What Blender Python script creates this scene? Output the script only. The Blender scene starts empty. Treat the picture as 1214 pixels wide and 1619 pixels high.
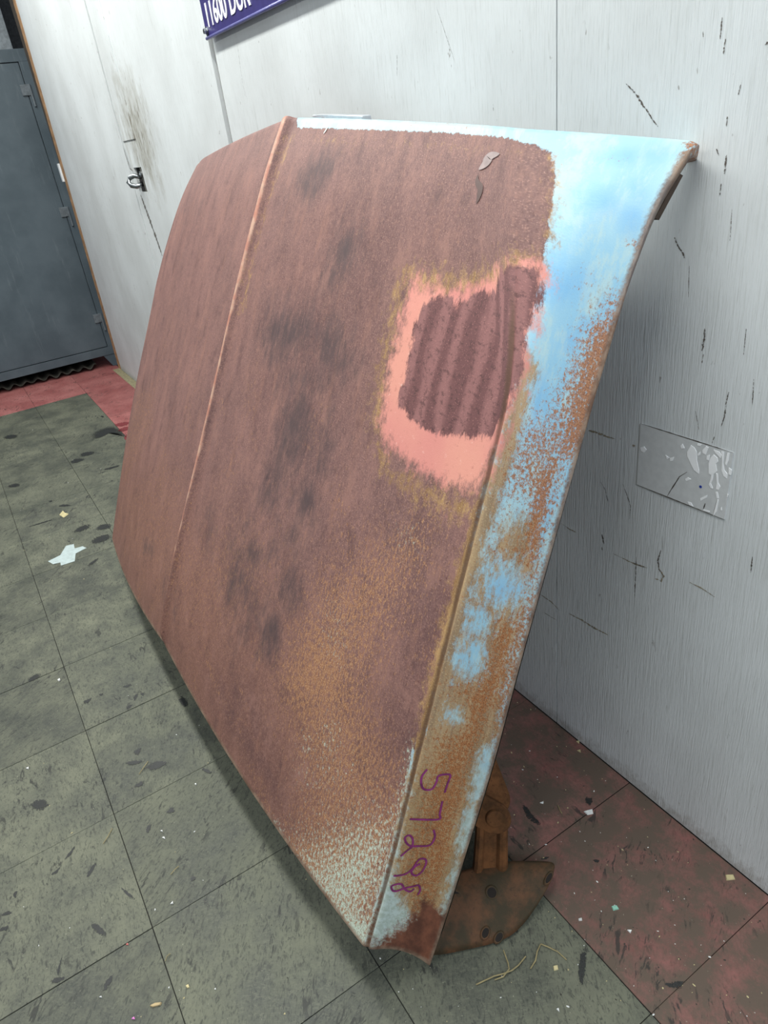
import bpy, bmesh, math, random
import numpy as np
from mathutils import Vector, Matrix

# ------------------------------------------------------------------ camera, world, lights, exposure
scene = bpy.context.scene
COL = scene.collection
F_PX = 1105.116
CAM = Vector((0.0, -0.831, 1.2315))
RC = ((0.53063993, 0.83926553, -0.11855226), (0.35383597, -0.34644026, -0.86878033), (-0.77020866, 0.41906147, -0.48079736))
cd = bpy.data.cameras.new('camera'); cam = bpy.data.objects.new('camera', cd); COL.objects.link(cam)
cd.sensor_fit = 'VERTICAL'; cd.sensor_height = 24.0; cd.lens = 24.0*F_PX/1619.0; cd.clip_start = 0.02
right, down, fwd = (Vector(r) for r in RC)
m = Matrix((right, -down, -fwd)).transposed().to_4x4(); m.translation = CAM
cam.matrix_world = m
scene.camera = cam

w = bpy.data.worlds.new('room_light'); scene.world = w; w.use_nodes = True
bg = w.node_tree.nodes['Background']; bg.inputs[0].default_value = (0.82, 0.91, 1.0, 1); bg.inputs[1].default_value = 0.25

def tube_light(name, loc, lx, ly, energy, col=(0.99, 1.0, 0.95)):
    ld = bpy.data.lights.new(name, 'AREA'); ld.shape = 'RECTANGLE'; ld.size = lx; ld.size_y = ly; ld.energy = energy; ld.color = col
    o = bpy.data.objects.new(name, ld); COL.objects.link(o); o.location = loc
    return o
# rows of ceiling fluorescents running along the wall, then an added fill light
tube_light('ceiling_tube_or_fill', (-2.3, -0.64, 2.65), 4.4, 0.14, 88)
tube_light('ceiling_tube_or_fill', (-1.8, -2.7, 2.75), 5.2, 0.30, 50)
tube_light('ceiling_tube_or_fill', (2.5, -1.2, 2.70), 2.4, 0.30, 85, (0.86, 0.93, 1.0))  # unseen bluish fill, added to brighten the wall and the hood's side band

scene.view_settings.view_transform = 'Standard'
scene.view_settings.look = 'None'
scene.view_settings.gamma = 1.0
scene.view_settings.use_curve_mapping = False
scene.view_settings.exposure = 0.12

random.seed(7); rng = np.random.default_rng(7)

# ------------------------------------------------------------------ helpers
def lin(c):
    return tuple((x/255/12.92 if x/255 <= .04045 else ((x/255+.055)/1.055)**2.4) for x in c)+(1.0,)

class NT:
    """small wrapper that builds a node material"""
    def __init__(s, name, rough=.8):
        s.mat = bpy.data.materials.new(name); s.mat.use_nodes = True; s.t = s.mat.node_tree; s.n = s.t.nodes; s.l = s.t.links
        s.b = s.n['Principled BSDF']; s.b.inputs['Roughness'].default_value = rough
    def put(s, sock, v):
        if isinstance(v, bpy.types.NodeSocket): s.l.new(v, sock)
        elif v is not None:
            if hasattr(sock.default_value, '__len__') and not hasattr(v, '__len__'): v = (v,)*len(sock.default_value)
            sock.default_value = v
    def new(s, kind, **kw):
        o = s.n.new(kind)
        for k, v in kw.items(): setattr(o, k, v)
        return o
    def pos(s): return s.new('ShaderNodeNewGeometry').outputs['Position']
    def obj(s): return s.new('ShaderNodeTexCoord').outputs['Object']
    def rnd(s): return s.new('ShaderNodeObjectInfo').outputs['Random']
    def attr(s, name, vec=False, kind='GEOMETRY'):
        a = s.new('ShaderNodeAttribute', attribute_name=name, attribute_type=kind); return a.outputs['Vector' if vec else 'Fac']
    def scale(s, v, xyz, loc=(0, 0, 0), rot=(0, 0, 0)):
        o = s.new('ShaderNodeMapping'); s.put(o.inputs[0], v); o.inputs['Scale'].default_value = xyz; o.inputs['Location'].default_value = loc; o.inputs['Rotation'].default_value = rot
        return o.outputs[0]
    def noise(s, v, sc, det=3, rough=.55, dist=0.0):
        o = s.new('ShaderNodeTexNoise'); s.put(o.inputs['Vector'], v); o.inputs['Scale'].default_value = sc; o.inputs['Detail'].default_value = det
        o.inputs['Roughness'].default_value = rough; o.inputs['Distortion'].default_value = dist; return o.outputs['Fac']
    def wave(s, v, sc, dist=2.0):
        o = s.new('ShaderNodeTexWave', bands_direction='X'); s.put(o.inputs['Vector'], v); o.inputs['Scale'].default_value = sc; o.inputs['Distortion'].default_value = dist
        o.inputs['Detail'].default_value = 3; return o.outputs['Fac']
    def math(s, op, a, b=None, c=None, clamp=False):
        o = s.new('ShaderNodeMath', operation=op, use_clamp=clamp)
        for i, x in enumerate((a, b, c)): s.put(o.inputs[i], x)
        return o.outputs[0]
    def ss(s, v, lo, hi, a=0.0, b=1.0):
        o = s.new('ShaderNodeMapRange', interpolation_type='SMOOTHSTEP'); s.put(o.inputs[0], v)
        for i, x in enumerate((lo, hi, a, b)): s.put(o.inputs[1+i], x)
        return o.outputs[0]
    def mix(s, f, a, b, mode='MIX'):
        o = s.new('ShaderNodeMix', data_type='RGBA', blend_type=mode); s.put(o.inputs[0], f); s.put(o.inputs[6], a); s.put(o.inputs[7], b); return o.outputs[2]
    def cover(s, mask, noise, sharp=5.0, amp=2.4):
        """where the mask says so, broken up by the noise: 0 never, 1 always"""
        n = s.math('MULTIPLY_ADD', noise, amp, -.5*amp)
        x = s.math('ADD', s.math('MULTIPLY_ADD', mask, 2.0, -1.0), n)
        return s.math('MULTIPLY', s.math('MULTIPLY_ADD', x, sharp, .5, clamp=True), s.ss(mask, .01, .12))
    def bump(s, h, strength=.3, dist=.002):
        o = s.new('ShaderNodeBump'); o.inputs['Strength'].default_value = strength; o.inputs['Distance'].default_value = dist; s.put(o.inputs['Height'], h)
        s.l.new(o.outputs[0], s.b.inputs['Normal'])
    def done(s, col, rough=None, metal=None, spec=None):
        s.put(s.b.inputs['Base Color'], col); s.put(s.b.inputs['Roughness'], rough); s.put(s.b.inputs['Metallic'], metal); s.put(s.b.inputs['Specular IOR Level'], spec)
        return s.mat

def plain(name, c, rough=.6, metal=0.0, var=.12, sc=60):
    """one colour with a little mottling"""
    t = NT(name); n = t.noise(t.obj(), sc, 4)
    c = lin(c); d = tuple(x*(1-var*2) for x in c[:3])+(1,); l = tuple(min(1, x*(1+var)) for x in c[:3])+(1,)
    return t.done(t.mix(t.ss(n, .3, .7), d, l), rough, metal)

def mesh_obj(name, verts, faces, mat=None, parent=None, smooth=False):
    me = bpy.data.meshes.new(name); me.from_pydata([tuple(v) for v in verts], [], faces); me.update()
    if smooth: me.polygons.foreach_set('use_smooth', [True]*len(me.polygons))
    o = bpy.data.objects.new(name, me); COL.objects.link(o)
    if mat: me.materials.append(mat)
    if parent: o.parent = parent
    return o
def bm_obj(name, bm, mat=None, parent=None, smooth=False):
    me = bpy.data.meshes.new(name); bmesh.ops.recalc_face_normals(bm, faces=bm.faces); bm.to_mesh(me); bm.free()
    if smooth: me.polygons.foreach_set('use_smooth', [True]*len(me.polygons))
    o = bpy.data.objects.new(name, me); COL.objects.link(o)
    if mat: me.materials.append(mat)
    if parent: o.parent = parent
    return o
def add_box(bm, lo, hi, bevel=0.0, seg=2):
    r = bmesh.ops.create_cube(bm, size=1.0); vs = r['verts']
    for v in vs: v.co = Vector([lo[i]+(v.co[i]+.5)*(hi[i]-lo[i]) for i in range(3)])
    if bevel: bmesh.ops.bevel(bm, geom=list({e for v in vs for e in v.link_edges}), offset=bevel, segments=seg, affect='EDGES', profile=.7)
def box(name, lo, hi, mat, parent=None, bevel=0.0):
    bm = bmesh.new(); add_box(bm, lo, hi, bevel); return bm_obj(name, bm, mat, parent)
def add_tube(bm, pts, rad, n=10, cap=True, squash=None):
    pts = [Vector(p) for p in pts]; rings = []
    for i, p in enumerate(pts):
        d = (pts[min(i+1, len(pts)-1)]-pts[max(i-1, 0)]).normalized()
        up = Vector((0, 0, 1)) if abs(d.z) < .9 else Vector((1, 0, 0))
        a = d.cross(up).normalized(); b = a.cross(d); r = rad[i] if hasattr(rad, '__len__') else rad
        rings.append([bm.verts.new(p+(a*math.cos(k*2*math.pi/n)+b*math.sin(k*2*math.pi/n)*(squash or 1))*r) for k in range(n)])
    for q, u in zip(rings, rings[1:]):
        for k in range(n): bm.faces.new((q[k], q[(k+1) % n], u[(k+1) % n], u[k]))
    if cap: bm.faces.new(rings[0]); bm.faces.new(rings[-1])
def add_prism(bm, poly, off):
    """closed polygon (3d points) extruded by a vector"""
    a = [bm.verts.new(p) for p in poly]; b = [bm.verts.new(Vector(p)+Vector(off)) for p in poly]; n = len(poly)
    bm.faces.new(a); bm.faces.new(b[::-1])
    for k in range(n): bm.faces.new((a[k], a[(k+1) % n], b[(k+1) % n], b[k]))
def empty(name, loc=(0, 0, 0)):
    o = bpy.data.objects.new(name, None); COL.objects.link(o); o.location = loc; o.empty_display_size = .1; return o
def attach(o, parent):
    """parent keeping world coordinates of the mesh (parents here only carry a location)"""
    o.parent = parent; o.location = o.location-parent.location if parent.location.length else o.location
def tag(o, label, cat=None, group=None, kind=None):
    o['label'] = label
    if cat: o['category'] = cat
    if group: o['group'] = group
    if kind: o['kind'] = kind
    return o
def struct(o, label=None):
    o['kind'] = 'structure'
    if label: o['label'] = label
    return o
def blob(cx, cy, rx, ry, rot=0, n=18, rough=.25, rnd=random):
    ph = [rnd.uniform(0, 6.28) for _ in range(3)]; pts = []
    for k in range(n):
        a = k*2*math.pi/n; r = 1+rough*(.5*math.sin(2*a+ph[0])+.35*math.sin(3*a+ph[1])+.3*math.sin(5*a+ph[2]))
        x, y = rx*r*math.cos(a), ry*r*math.sin(a); c, s_ = math.cos(rot), math.sin(rot)
        pts.append((cx+x*c-y*s_, cy+x*s_+y*c))
    return pts

def ragged(name, c, sc=90, var=.2, rough=.8, amp=3.0, dark=.9):
    """stain colour whose edge breaks up: opacity follows the distance from the outline (attribute e)"""
    t = NT(name, rough); n = t.noise(t.pos(), sc, 5, .7); a = t.cover(t.attr('e'), n, 2.2, amp)
    cc = lin(c); d = tuple(x*(1-var*2) for x in cc[:3])+(1,)
    t.put(t.b.inputs['Alpha'], t.math('MULTIPLY', a, dark)); return t.done(t.mix(t.ss(t.noise(t.pos(), sc*2, 3), .35, .65), d, cc), rough)
def stain_fan(name, pts, place, mat, parent, grow=1.45):
    """irregular flat stain: a fan of three rings, thick 0.3 mm, with e = 1 inside and 0 at the rim"""
    for _ in range(2):   # round the outline off
        pts = [(a[0]*f+b[0]*(1-f), a[1]*f+b[1]*(1-f)) for a, b in zip(pts, pts[1:]+pts[:1]) for f in (.75, .25)]
    n = len(pts); cx = sum(p[0] for p in pts)/n; cy = sum(p[1] for p in pts)/n; vs, es = [place(cx, cy)], [1.0]
    for f, e in ((.6, .85), (.95, .60), (grow, 0.05)):
        for x, y in pts: vs.append(place(cx+(x-cx)*f, cy+(y-cy)*f)); es.append(e)
    fs = [(0, 1+i, 1+(i+1) % n) for i in range(n)]
    for r in range(2): fs += [(1+r*n+i, 1+(r+1)*n+i, 1+(r+1)*n+(i+1) % n, 1+r*n+(i+1) % n) for i in range(n)]
    o = mesh_obj(name, vs, fs, mat, parent); a = o.data.attributes.new('e', 'FLOAT', 'POINT'); a.data.foreach_set('value', es); return o

# hood pose and section curves, in metres (local: s across, t up along the hood, n outwards)
TH, YAW, ROLL = math.radians(24.348), math.radians(0.19), math.radians(0.074)
HO = np.array([-1.4544, -0.5561, 0.0])
def _frame():
    ex = np.array([1., 0, 0]); et = np.array([0, math.sin(TH), math.cos(TH)]); en = np.array([0, -math.cos(TH), math.sin(TH)])
    e1 = ex*math.cos(ROLL)+et*math.sin(ROLL); e2 = -ex*math.sin(ROLL)+et*math.cos(ROLL)
    Z = np.array([[math.cos(YAW), -math.sin(YAW), 0], [math.sin(YAW), math.cos(YAW), 0], [0, 0, 1]])
    return Z@e1, Z@e2, Z@en
EX, ET_, EN = _frame()
RB, RT = np.array([0, .1507, .2044]), np.array([0, 1.3245, .1365])
CB, CT = np.array([.8453, .076, .1228]), np.array([.7186, 1.2718, .0854])
EB, ETP = np.array([.8697, .0175, .0003]), np.array([.8591, 1.2814, -.0003])
def smooth_interp(v, xs, ys):
    # cubic hermite through the samples
    xs = np.array(xs); ys = np.array(ys); m = np.gradient(ys, xs)
    v = np.clip(v, xs[0], xs[-1]); i = np.clip(np.searchsorted(xs, v)-1, 0, len(xs)-2)
    h = xs[i+1]-xs[i]; u = (v-xs[i])/h
    return ((2*u**3-3*u**2+1)*ys[i]+(u**3-2*u**2+u)*h*m[i]+(-2*u**3+3*u**2)*ys[i+1]+(u**3-u**2)*h*m[i+1])
R_V, R_N = [0, .06, .15, .28, .42, .56, .70, .82, .93, 1], [.001, .011, .0155, .0157, .0152, .0155, .0165, .0140, .0085, 0]
C_V, C_N = [0, .16, .33, .46, .64, .80, .90, .97, 1], [.001, .009, .0170, .0195, .0195, .0205, .0165, .0065, 0]
E_V, E_N = [0, .08, .18, .32, .44, .56, .70, .80, .88, .94, 1], [-.003, -.004, -.002, .002, .013, .022, .032, .0375, .038, .030, .001]
CS_V, CS_S = [0, .126, .219, .308, .391, .485, .619, .718, .851, .922, 1], [.8448, .8446, .8400, .8350, .8290, .8206, .8072, .7970, .7790, .7640, .7350]
def hood_local(a, v):
    """a: 0 ridge, 1 crease, 2 side edge (signed); v: 0 tail edge, 1 nose edge"""
    a = np.asarray(a, float); v = np.asarray(v, float); A = np.abs(a)
    r = [RB[k]+(RT[k]-RB[k])*v for k in range(3)]; c = [CB[k]+(CT[k]-CB[k])*v for k in range(3)]; e = [EB[k]+(ETP[k]-EB[k])*v for k in range(3)]
    r[2] = r[2]+smooth_interp(v, R_V, R_N); c[2] = c[2]+smooth_interp(v, C_V, C_N); e[2] = e[2]+smooth_interp(v, E_V, E_N)
    c[0] = smooth_interp(v, CS_V, CS_S)
    q = np.clip(A, 0, 1); w = np.clip(A-1, 0, 1); m = A <= 1
    out = []
    # the crease is a rounded fold, tight at the tail and fading out towards the nose
    g = np.clip((v-.70)/.28, 0, 1); g = g*g*(3-2*g); dm = .012+.20*g; ds = .10+.45*g
    u = np.clip((A-(1-dm))/(dm+ds), 0, 1); bz = (A > 1-dm) & (A < 1+ds)
    for k in range(3):
        p0 = r[k]+(c[k]-r[k])*(1-dm); p2 = c[k]+(e[k]-c[k])*ds
        out.append(np.where(bz, (1-u)**2*p0+2*u*(1-u)*c[k]+u*u*p2, np.where(m, r[k]+(c[k]-r[k])*q, c[k]+(e[k]-c[k])*w)))
    s, t, n = out
    # the pressed centre bead and the shallow groove beside the side crease
    S = np.abs(s); n = n+(.0095*np.exp(-(S/(.0095+.006*np.clip((v-.6)/.4, 0, 1)))**4)-.0015*np.exp(-((S-.026)/.009)**2))*np.clip(v/.02, 0, 1)
    n = n-.0040*np.exp(-((A-1.030)/.018)**2)*(1-g)
    # slight crown of the main panel, side band gently hollow, end curves of the nose and tail edges
    n = n+np.where(m, .010*4*q*(1-q), 0)
    tail = -.014*4*q*(1-q)*np.clip((.25-v)/.25, 0, 1)**2*m+.016*4*w*(1-w)*np.clip((.12-v)/.12, 0, 1)**2*(~m)
    t = t+tail
    return np.sign(a)*s, t, n
def hood_world(a, v, dn=0):
    s, t, n = hood_local(a, v); n = n+dn
    return HO+s[..., None]*EX+t[..., None]*ET_+n[..., None]*EN
def chart(a, v):
    A = np.abs(a); return np.sign(a)*(np.minimum(A, 1)*.8+np.maximum(A-1, 0)*.16), v*1.25
def unchart(S, T):
    S = np.asarray(S, float); A = np.abs(S); return np.sign(S)*(np.minimum(A/.8, 1)+np.maximum(A-.8, 0)/.16), np.asarray(T, float)/1.25
# wear of the hood in sheet coordinates (metres across, metres along): outline, strength, softness
MASKS = {
    'blue': [
        ([(.011,1.29),(.236,1.29),(.545,1.29),(.825,1.29),(1.0,1.29),(1.0,1.162),(1.0,1.022),(1.0,.909),(1.0,.694),(1.0,.551),(1.0,.398),(1.0,.223),(1.0,-.04),(.809,-.04),(.803,.088),(.804,.271),(.804,.486),(.803,.681),(.803,.827),(.82,.999),(.83,1.077),(.834,1.145),(.834,1.192),(.826,1.222),(.812,1.235),(.737,1.24),(.549,1.24),(.291,1.237),(.06,1.235)], 1, 0.01),
        ([(.805,.103),(.804,.303),(.803,.368),(.783,.371),(.801,.256),(.79,.123),(.801,-.04)], 0.8, 0.02),
    ],
    'deep': [
        ([(.908,1.167),(.902,1.16),(.888,1.155),(.872,1.155),(.86,1.16),(.853,1.17),(.852,1.18),(.855,1.19),(.864,1.195),(.876,1.192),(.889,1.187),(.903,1.177)], 0.8, 0.03),
        ([(.94,1.187),(.942,1.18),(.939,1.177),(.935,1.175),(.928,1.175),(.921,1.18),(.917,1.185),(.916,1.19),(.917,1.195),(.922,1.197),(.929,1.195),(.935,1.192)], 0.8, 0.03),
        ([(.895,1.09),(.902,1.077),(.896,1.065),(.88,1.05),(.857,1.037),(.839,1.035),(.83,1.04),(.828,1.05),(.834,1.065),(.845,1.08),(.86,1.09),(.879,1.092)], 0.8, 0.03),
        ([(.863,1.08),(.865,1.065),(.858,1.052),(.848,1.047),(.838,1.047),(.832,1.057),(.829,1.072),(.83,1.087),(.835,1.1),(.842,1.107),(.85,1.105),(.857,1.095)], 0.8, 0.03),
        ([(.905,1.005),(.905,1.002),(.902,.997),(.897,.994),(.89,.994),(.885,.997),(.882,1.002),(.881,1.007),(.884,1.01),(.889,1.012),(.895,1.012),(.901,1.01)], 0.8, 0.03),
        ([(.921,1.022),(.921,1.017),(.918,1.015),(.913,1.015),(.908,1.015),(.903,1.015),(.9,1.017),(.9,1.022),(.903,1.025),(.908,1.027),(.913,1.027),(.918,1.025)], 0.8, 0.03),
        ([(.878,.912),(.879,.889),(.874,.869),(.866,.862),(.857,.867),(.848,.884),(.844,.909),(.844,.934),(.848,.952),(.856,.959),(.865,.952),(.873,.937)], 0.8, 0.03),
        ([(.924,.669),(.924,.656),(.915,.646),(.899,.639),(.881,.636),(.866,.641),(.858,.651),(.858,.661),(.868,.674),(.883,.681),(.9,.681),(.916,.679)], 0.8, 0.03),
        ([(1.0,.228),(1.0,.21),(1.0,.198),(1.0,.193),(1.0,.198),(1.0,.21),(1.0,.228),(1.0,.245),(1.0,.258),(1.0,.263),(1.0,.258),(1.0,.245)], 0.8, 0.03),
        ([(.935,.288),(.934,.273),(.931,.261),(.927,.256),(.922,.261),(.919,.273),(.917,.288),(.917,.306),(.921,.318),(.925,.323),(.929,.318),(.933,.306)], 0.8, 0.03),
        ([(.933,1.235),(.93,1.23),(.914,1.225),(.89,1.222),(.873,1.22),(.86,1.222),(.855,1.225),(.858,1.23),(.869,1.235),(.885,1.237),(.908,1.237),(.926,1.237)], 0.8, 0.03),
        ([(.954,1.155),(1.0,1.142),(.954,1.135),(.945,1.13),(.934,1.132),(.923,1.14),(.915,1.15),(.913,1.16),(.916,1.17),(.924,1.172),(.934,1.172),(.945,1.165)], 0.8, 0.03),
    ],
    'rust': [
        ([(.928,1.075),(1.0,1.09),(1.0,.909),(1.0,.704),(1.0,.498),(1.0,.243),(1.0,.008),(.811,-.04),(.81,.253),(.81,.509),(.824,.726),(.818,.849),(.846,.949)], 0.54, 0.052),
        ([(.916,1.035),(1.0,1.065),(1.0,.912),(.947,.829),(.909,.872),(.907,.954)], 0.74, 0.039),
        ([(.876,.837),(.942,.887),(.948,.694),(.913,.694),(.88,.759)], 0.72, 0.039),
        ([(.873,.616),(.947,.646),(.945,.396),(.952,.16),(.888,.098),(.829,.313),(.851,.461)], 0.62, 0.039),
        ([(.807,.261),(.806,.476),(.851,.521),(.865,.333),(.894,.125),(.814,.098)], 0.45, 0.039),
        ([(.942,1.29),(1.0,1.29),(1.0,1.167),(1.0,1.157),(.955,1.215)], 0.62, 0.013),
        ([(1.0,1.127),(1.0,1.125),(.955,1.122),(.948,1.122),(.94,1.125),(.935,1.125),(.933,1.127),(.934,1.13),(.939,1.13),(.947,1.13),(.954,1.13),(1.0,1.127)], 0.7, 0.0104),
        ([(.924,1.095),(.933,1.082),(.931,1.07),(.918,1.057),(.899,1.05),(.879,1.047),(.862,1.052),(.855,1.065),(.858,1.077),(.87,1.09),(.889,1.097),(.909,1.1)], 0.3, 0.039),
        ([(.898,1.222),(.896,1.22),(.888,1.22),(.881,1.22),(.873,1.222),(.868,1.222),(.866,1.227),(.868,1.227),(.872,1.23),(.879,1.23),(.887,1.227),(.895,1.225)], 0.35, 0.026),
        ([(.82,1.29),(.817,1.29),(.808,1.29),(.778,1.29),(.719,1.29),(.678,1.29),(.662,1.29),(.678,1.29),(.719,1.29),(.776,1.29),(.808,1.29),(.817,1.29)], 0.5, 0.013),
        ([(.639,1.245),(.625,1.245),(.593,1.242),(.547,1.242),(.499,1.245),(.46,1.245),(.444,1.29),(.46,1.29),(.497,1.29),(.545,1.29),(.593,1.29),(.623,1.29)], 0.35, 0.013),
        ([(.928,.669),(.924,.649),(.909,.631),(.888,.624),(.865,.626),(.847,.639),(.839,.656),(.843,.676),(.857,.691),(.879,.699),(.901,.699),(.919,.686)], -0.45, 0.039),
        ([(.898,.752),(.895,.734),(.887,.719),(.877,.714),(.866,.716),(.859,.729),(.857,.746),(.859,.764),(.868,.779),(.878,.784),(.888,.779),(.895,.769)], -0.35, 0.039),
        ([(.876,.604),(.877,.591),(.872,.584),(.863,.579),(.852,.579),(.842,.584),(.835,.591),(.835,.601),(.84,.611),(.848,.616),(.86,.616),(.87,.611)], -0.55, 0.039),
        ([(.885,.546),(.882,.531),(.874,.521),(.862,.516),(.85,.519),(.841,.529),(.837,.541),(.84,.556),(.848,.569),(.859,.574),(.872,.571),(.881,.561)], -0.5, 0.039),
        ([(.86,.539),(.861,.529),(.858,.521),(.852,.516),(.844,.519),(.837,.524),(.832,.531),(.83,.541),(.833,.549),(.839,.554),(.847,.554),(.855,.549)], -0.6, 0.039),
        ([(.868,.451),(.868,.446),(.864,.438),(.857,.436),(.85,.436),(.843,.438),(.839,.443),(.839,.451),(.843,.456),(.849,.458),(.857,.461),(.863,.456)], -0.7, 0.039),
        ([(1.0,.368),(1.0,.341),(.952,.321),(.944,.313),(.935,.321),(.927,.341),(.924,.366),(.925,.393),(.931,.411),(.939,.418),(.948,.411),(.955,.393)], -0.75, 0.039),
        ([(1.0,.271),(1.0,.248),(1.0,.23),(.949,.223),(.939,.23),(.932,.248),(.928,.271),(.929,.293),(.934,.308),(.943,.316),(.952,.308),(1.0,.293)], -0.8, 0.039),
        ([(1.0,.16),(1.0,.133),(1.0,.113),(.953,.105),(.946,.113),(.94,.133),(.937,.16),(.937,.188),(.94,.208),(.946,.213),(.952,.208),(1.0,.188)], -0.7, 0.039),
        ([(.941,.426),(.94,.406),(.938,.388),(.935,.383),(.931,.388),(.928,.406),(.927,.426),(.927,.446),(.93,.463),(.933,.468),(.937,.463),(.939,.448)], -0.4, 0.039),
        ([(1.0,.744),(1.0,.689),(1.0,.649),(1.0,.634),(1.0,.649),(.955,.689),(.952,.741),(.951,.794),(.953,.832),(.955,.844),(1.0,.832),(1.0,.794)], -0.35, 0.039),
        ([(.892,.947),(.889,.924),(.881,.904),(.872,.899),(.862,.904),(.855,.922),(.853,.947),(.856,.969),(.863,.987),(.873,.994),(.883,.987),(.889,.972)], -0.3, 0.039),
        ([(.863,.085),(.86,.065),(.848,.05),(.832,.045),(.816,.055),(.806,.065),(.803,.083),(.806,.103),(.815,.12),(.83,.125),(.846,.12),(.858,.105)], -0.5, 0.039),
    ],
    'och': [
        ([(.821,.967),(.842,.962),(.843,.839),(.83,.709),(.831,.576),(.835,.423),(.851,.228),(.851,.118),(.817,.09),(.802,.258),(.787,.478),(.787,.666),(.802,.807),(.81,.964)], 0.95, 0.036),
        ([(.825,.453),(.873,.456),(.902,.318),(.915,.155),(.884,.11),(.816,.22)], 0.6, 0.06),
        ([(.855,.752),(.923,.789),(.948,.694),(.953,.496),(1.0,.248),(.953,.098),(.806,.078),(.807,.261),(.804,.486),(.805,.671)], 0.8, 0.048),
        ([(.81,.509),(.946,.516),(1.0,.251),(1.0,.1),(.81,.068),(.807,.261)], 0.92, 0.036),
        ([(.922,.669),(.919,.649),(.906,.634),(.887,.626),(.867,.629),(.851,.639),(.844,.656),(.847,.676),(.86,.691),(.879,.699),(.899,.696),(.915,.686)], -0.5, 0.036),
        ([(.876,.604),(.877,.591),(.872,.584),(.863,.579),(.852,.579),(.842,.584),(.835,.591),(.835,.601),(.84,.611),(.848,.616),(.86,.616),(.87,.611)], -0.6, 0.036),
        ([(.885,.546),(.882,.531),(.874,.521),(.862,.516),(.85,.519),(.841,.529),(.837,.541),(.84,.556),(.848,.569),(.859,.574),(.872,.571),(.881,.561)], -0.6, 0.036),
        ([(.86,.539),(.861,.529),(.858,.521),(.852,.516),(.844,.519),(.837,.524),(.832,.531),(.83,.541),(.833,.549),(.839,.554),(.847,.554),(.855,.549)], -0.6, 0.036),
        ([(.868,.451),(.868,.446),(.864,.438),(.857,.436),(.85,.436),(.843,.438),(.839,.443),(.839,.451),(.843,.456),(.849,.458),(.857,.461),(.863,.456)], -0.7, 0.036),
        ([(1.0,.368),(1.0,.341),(.952,.321),(.944,.313),(.935,.321),(.927,.341),(.924,.366),(.925,.393),(.931,.411),(.939,.418),(.948,.411),(.955,.393)], -0.75, 0.036),
        ([(1.0,.271),(1.0,.248),(1.0,.23),(.949,.223),(.939,.23),(.932,.248),(.928,.271),(.929,.293),(.934,.308),(.943,.316),(.952,.308),(1.0,.293)], -0.8, 0.036),
        ([(1.0,.16),(1.0,.133),(1.0,.113),(.953,.105),(.946,.113),(.94,.133),(.937,.16),(.937,.188),(.94,.208),(.946,.213),(.952,.208),(1.0,.188)], -0.7, 0.036),
        ([(.863,.085),(.86,.065),(.848,.05),(.832,.045),(.816,.055),(.806,.065),(.803,.083),(.806,.103),(.815,.12),(.83,.125),(.846,.12),(.858,.105)], -0.6, 0.036),
        ([(.819,1.227),(.838,1.202),(.841,1.155),(.836,1.082),(.83,1.08),(.833,1.152),(.829,1.2)], 0.8, 0.024),
        ([(.062,1.23),(.057,1.167),(.039,1.067),(.041,.959),(.055,.839),(.011,.829),(.011,.969),(.014,1.117),(.018,1.217)], 0.5, 0.036),
        ([(.098,1.222),(.819,1.227),(.816,1.212),(.561,1.212),(.169,1.2)], 0.45, 0.036),
        ([(.54,1.032),(.655,1.045),(.819,1.092),(.833,1.082),(.827,1.057),(.641,1.005),(.554,.997),(.552,.894),(.575,.769),(.618,.734),(.728,.746),(.812,.767),(.797,.724),(.689,.704),(.591,.721),(.542,.789),(.529,.909),(.524,1.01)], 0.75, 0.06),
        ([(.952,1.092),(1.0,1.082),(1.0,1.067),(.95,1.05),(.93,1.037),(.908,1.03),(.889,1.032),(.88,1.042),(.882,1.06),(.894,1.077),(.913,1.09),(.934,1.095)], 0.35, 0.048),
    ],
    'foot': [
        ([(.814,.008),(.846,.038),(.878,.08),(.897,.125),(.948,.11),(1.0,.128),(1.0,-.04),(.809,-.04)], 1, 0.05),
        ([(.841,.213),(.885,.233),(.91,.103),(.873,.095)], 0.55, 0.1),
        ([(.903,.256),(.9,.23),(.89,.21),(.875,.203),(.858,.21),(.846,.228),(.84,.253),(.842,.278),(.852,.298),(.867,.306),(.883,.298),(.896,.281)], 0.5, 0.125),
    ],
    'pink': [
        ([(.568,1.02),(.609,1.012),(.664,1.017),(.707,1.037),(.792,1.065),(.827,1.08),(.831,1.065),(.822,.984),(.814,.864),(.804,.804),(.771,.767),(.712,.754),(.662,.757),(.609,.762),(.581,.772),(.561,.817),(.563,.899),(.565,.969)], 1, 0.0476),
        ([(.65,.726),(.812,.767),(.783,.739),(.71,.724)], 0.28, 0.102),
        ([(.011,.869),(.009,.849),(-.014,.832),(-.002,.827),(-.04,.834),(-.046,.849),(-.05,.872),(-.043,.892),(-.037,.907),(.005,.909),(.009,.904),(.011,.889)], 0.25, 0.068),
    ],
    'patch': [
        ([(.604,.989),(.627,1.002),(.657,1.005),(.666,.994),(.689,1.015),(.716,1.03),(.751,1.035),(.769,1.06),(.804,1.072),(.826,1.077),(.829,1.057),(.822,.999),(.815,.934),(.806,.879),(.792,.849),(.753,.837),(.703,.819),(.682,.817),(.65,.817),(.602,.829),(.595,.847),(.6,.894),(.595,.947)], 1, 0.024),
    ],
    'maroon': [
        ([(.797,.686),(.815,.714),(.814,.571),(.804,.486),(.787,.386),(.746,.358),(.746,.451),(.758,.541),(.751,.636)], 0.9, 0.075),
        ([(.705,.398),(.758,.458),(.776,.353),(.698,.301)], 0.8, 0.075),
        ([(.394,.19),(.476,.158),(.57,.075),(.545,.025),(.398,.04),(.288,.038),(.238,.105)], 0.8, 0.06),
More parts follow.
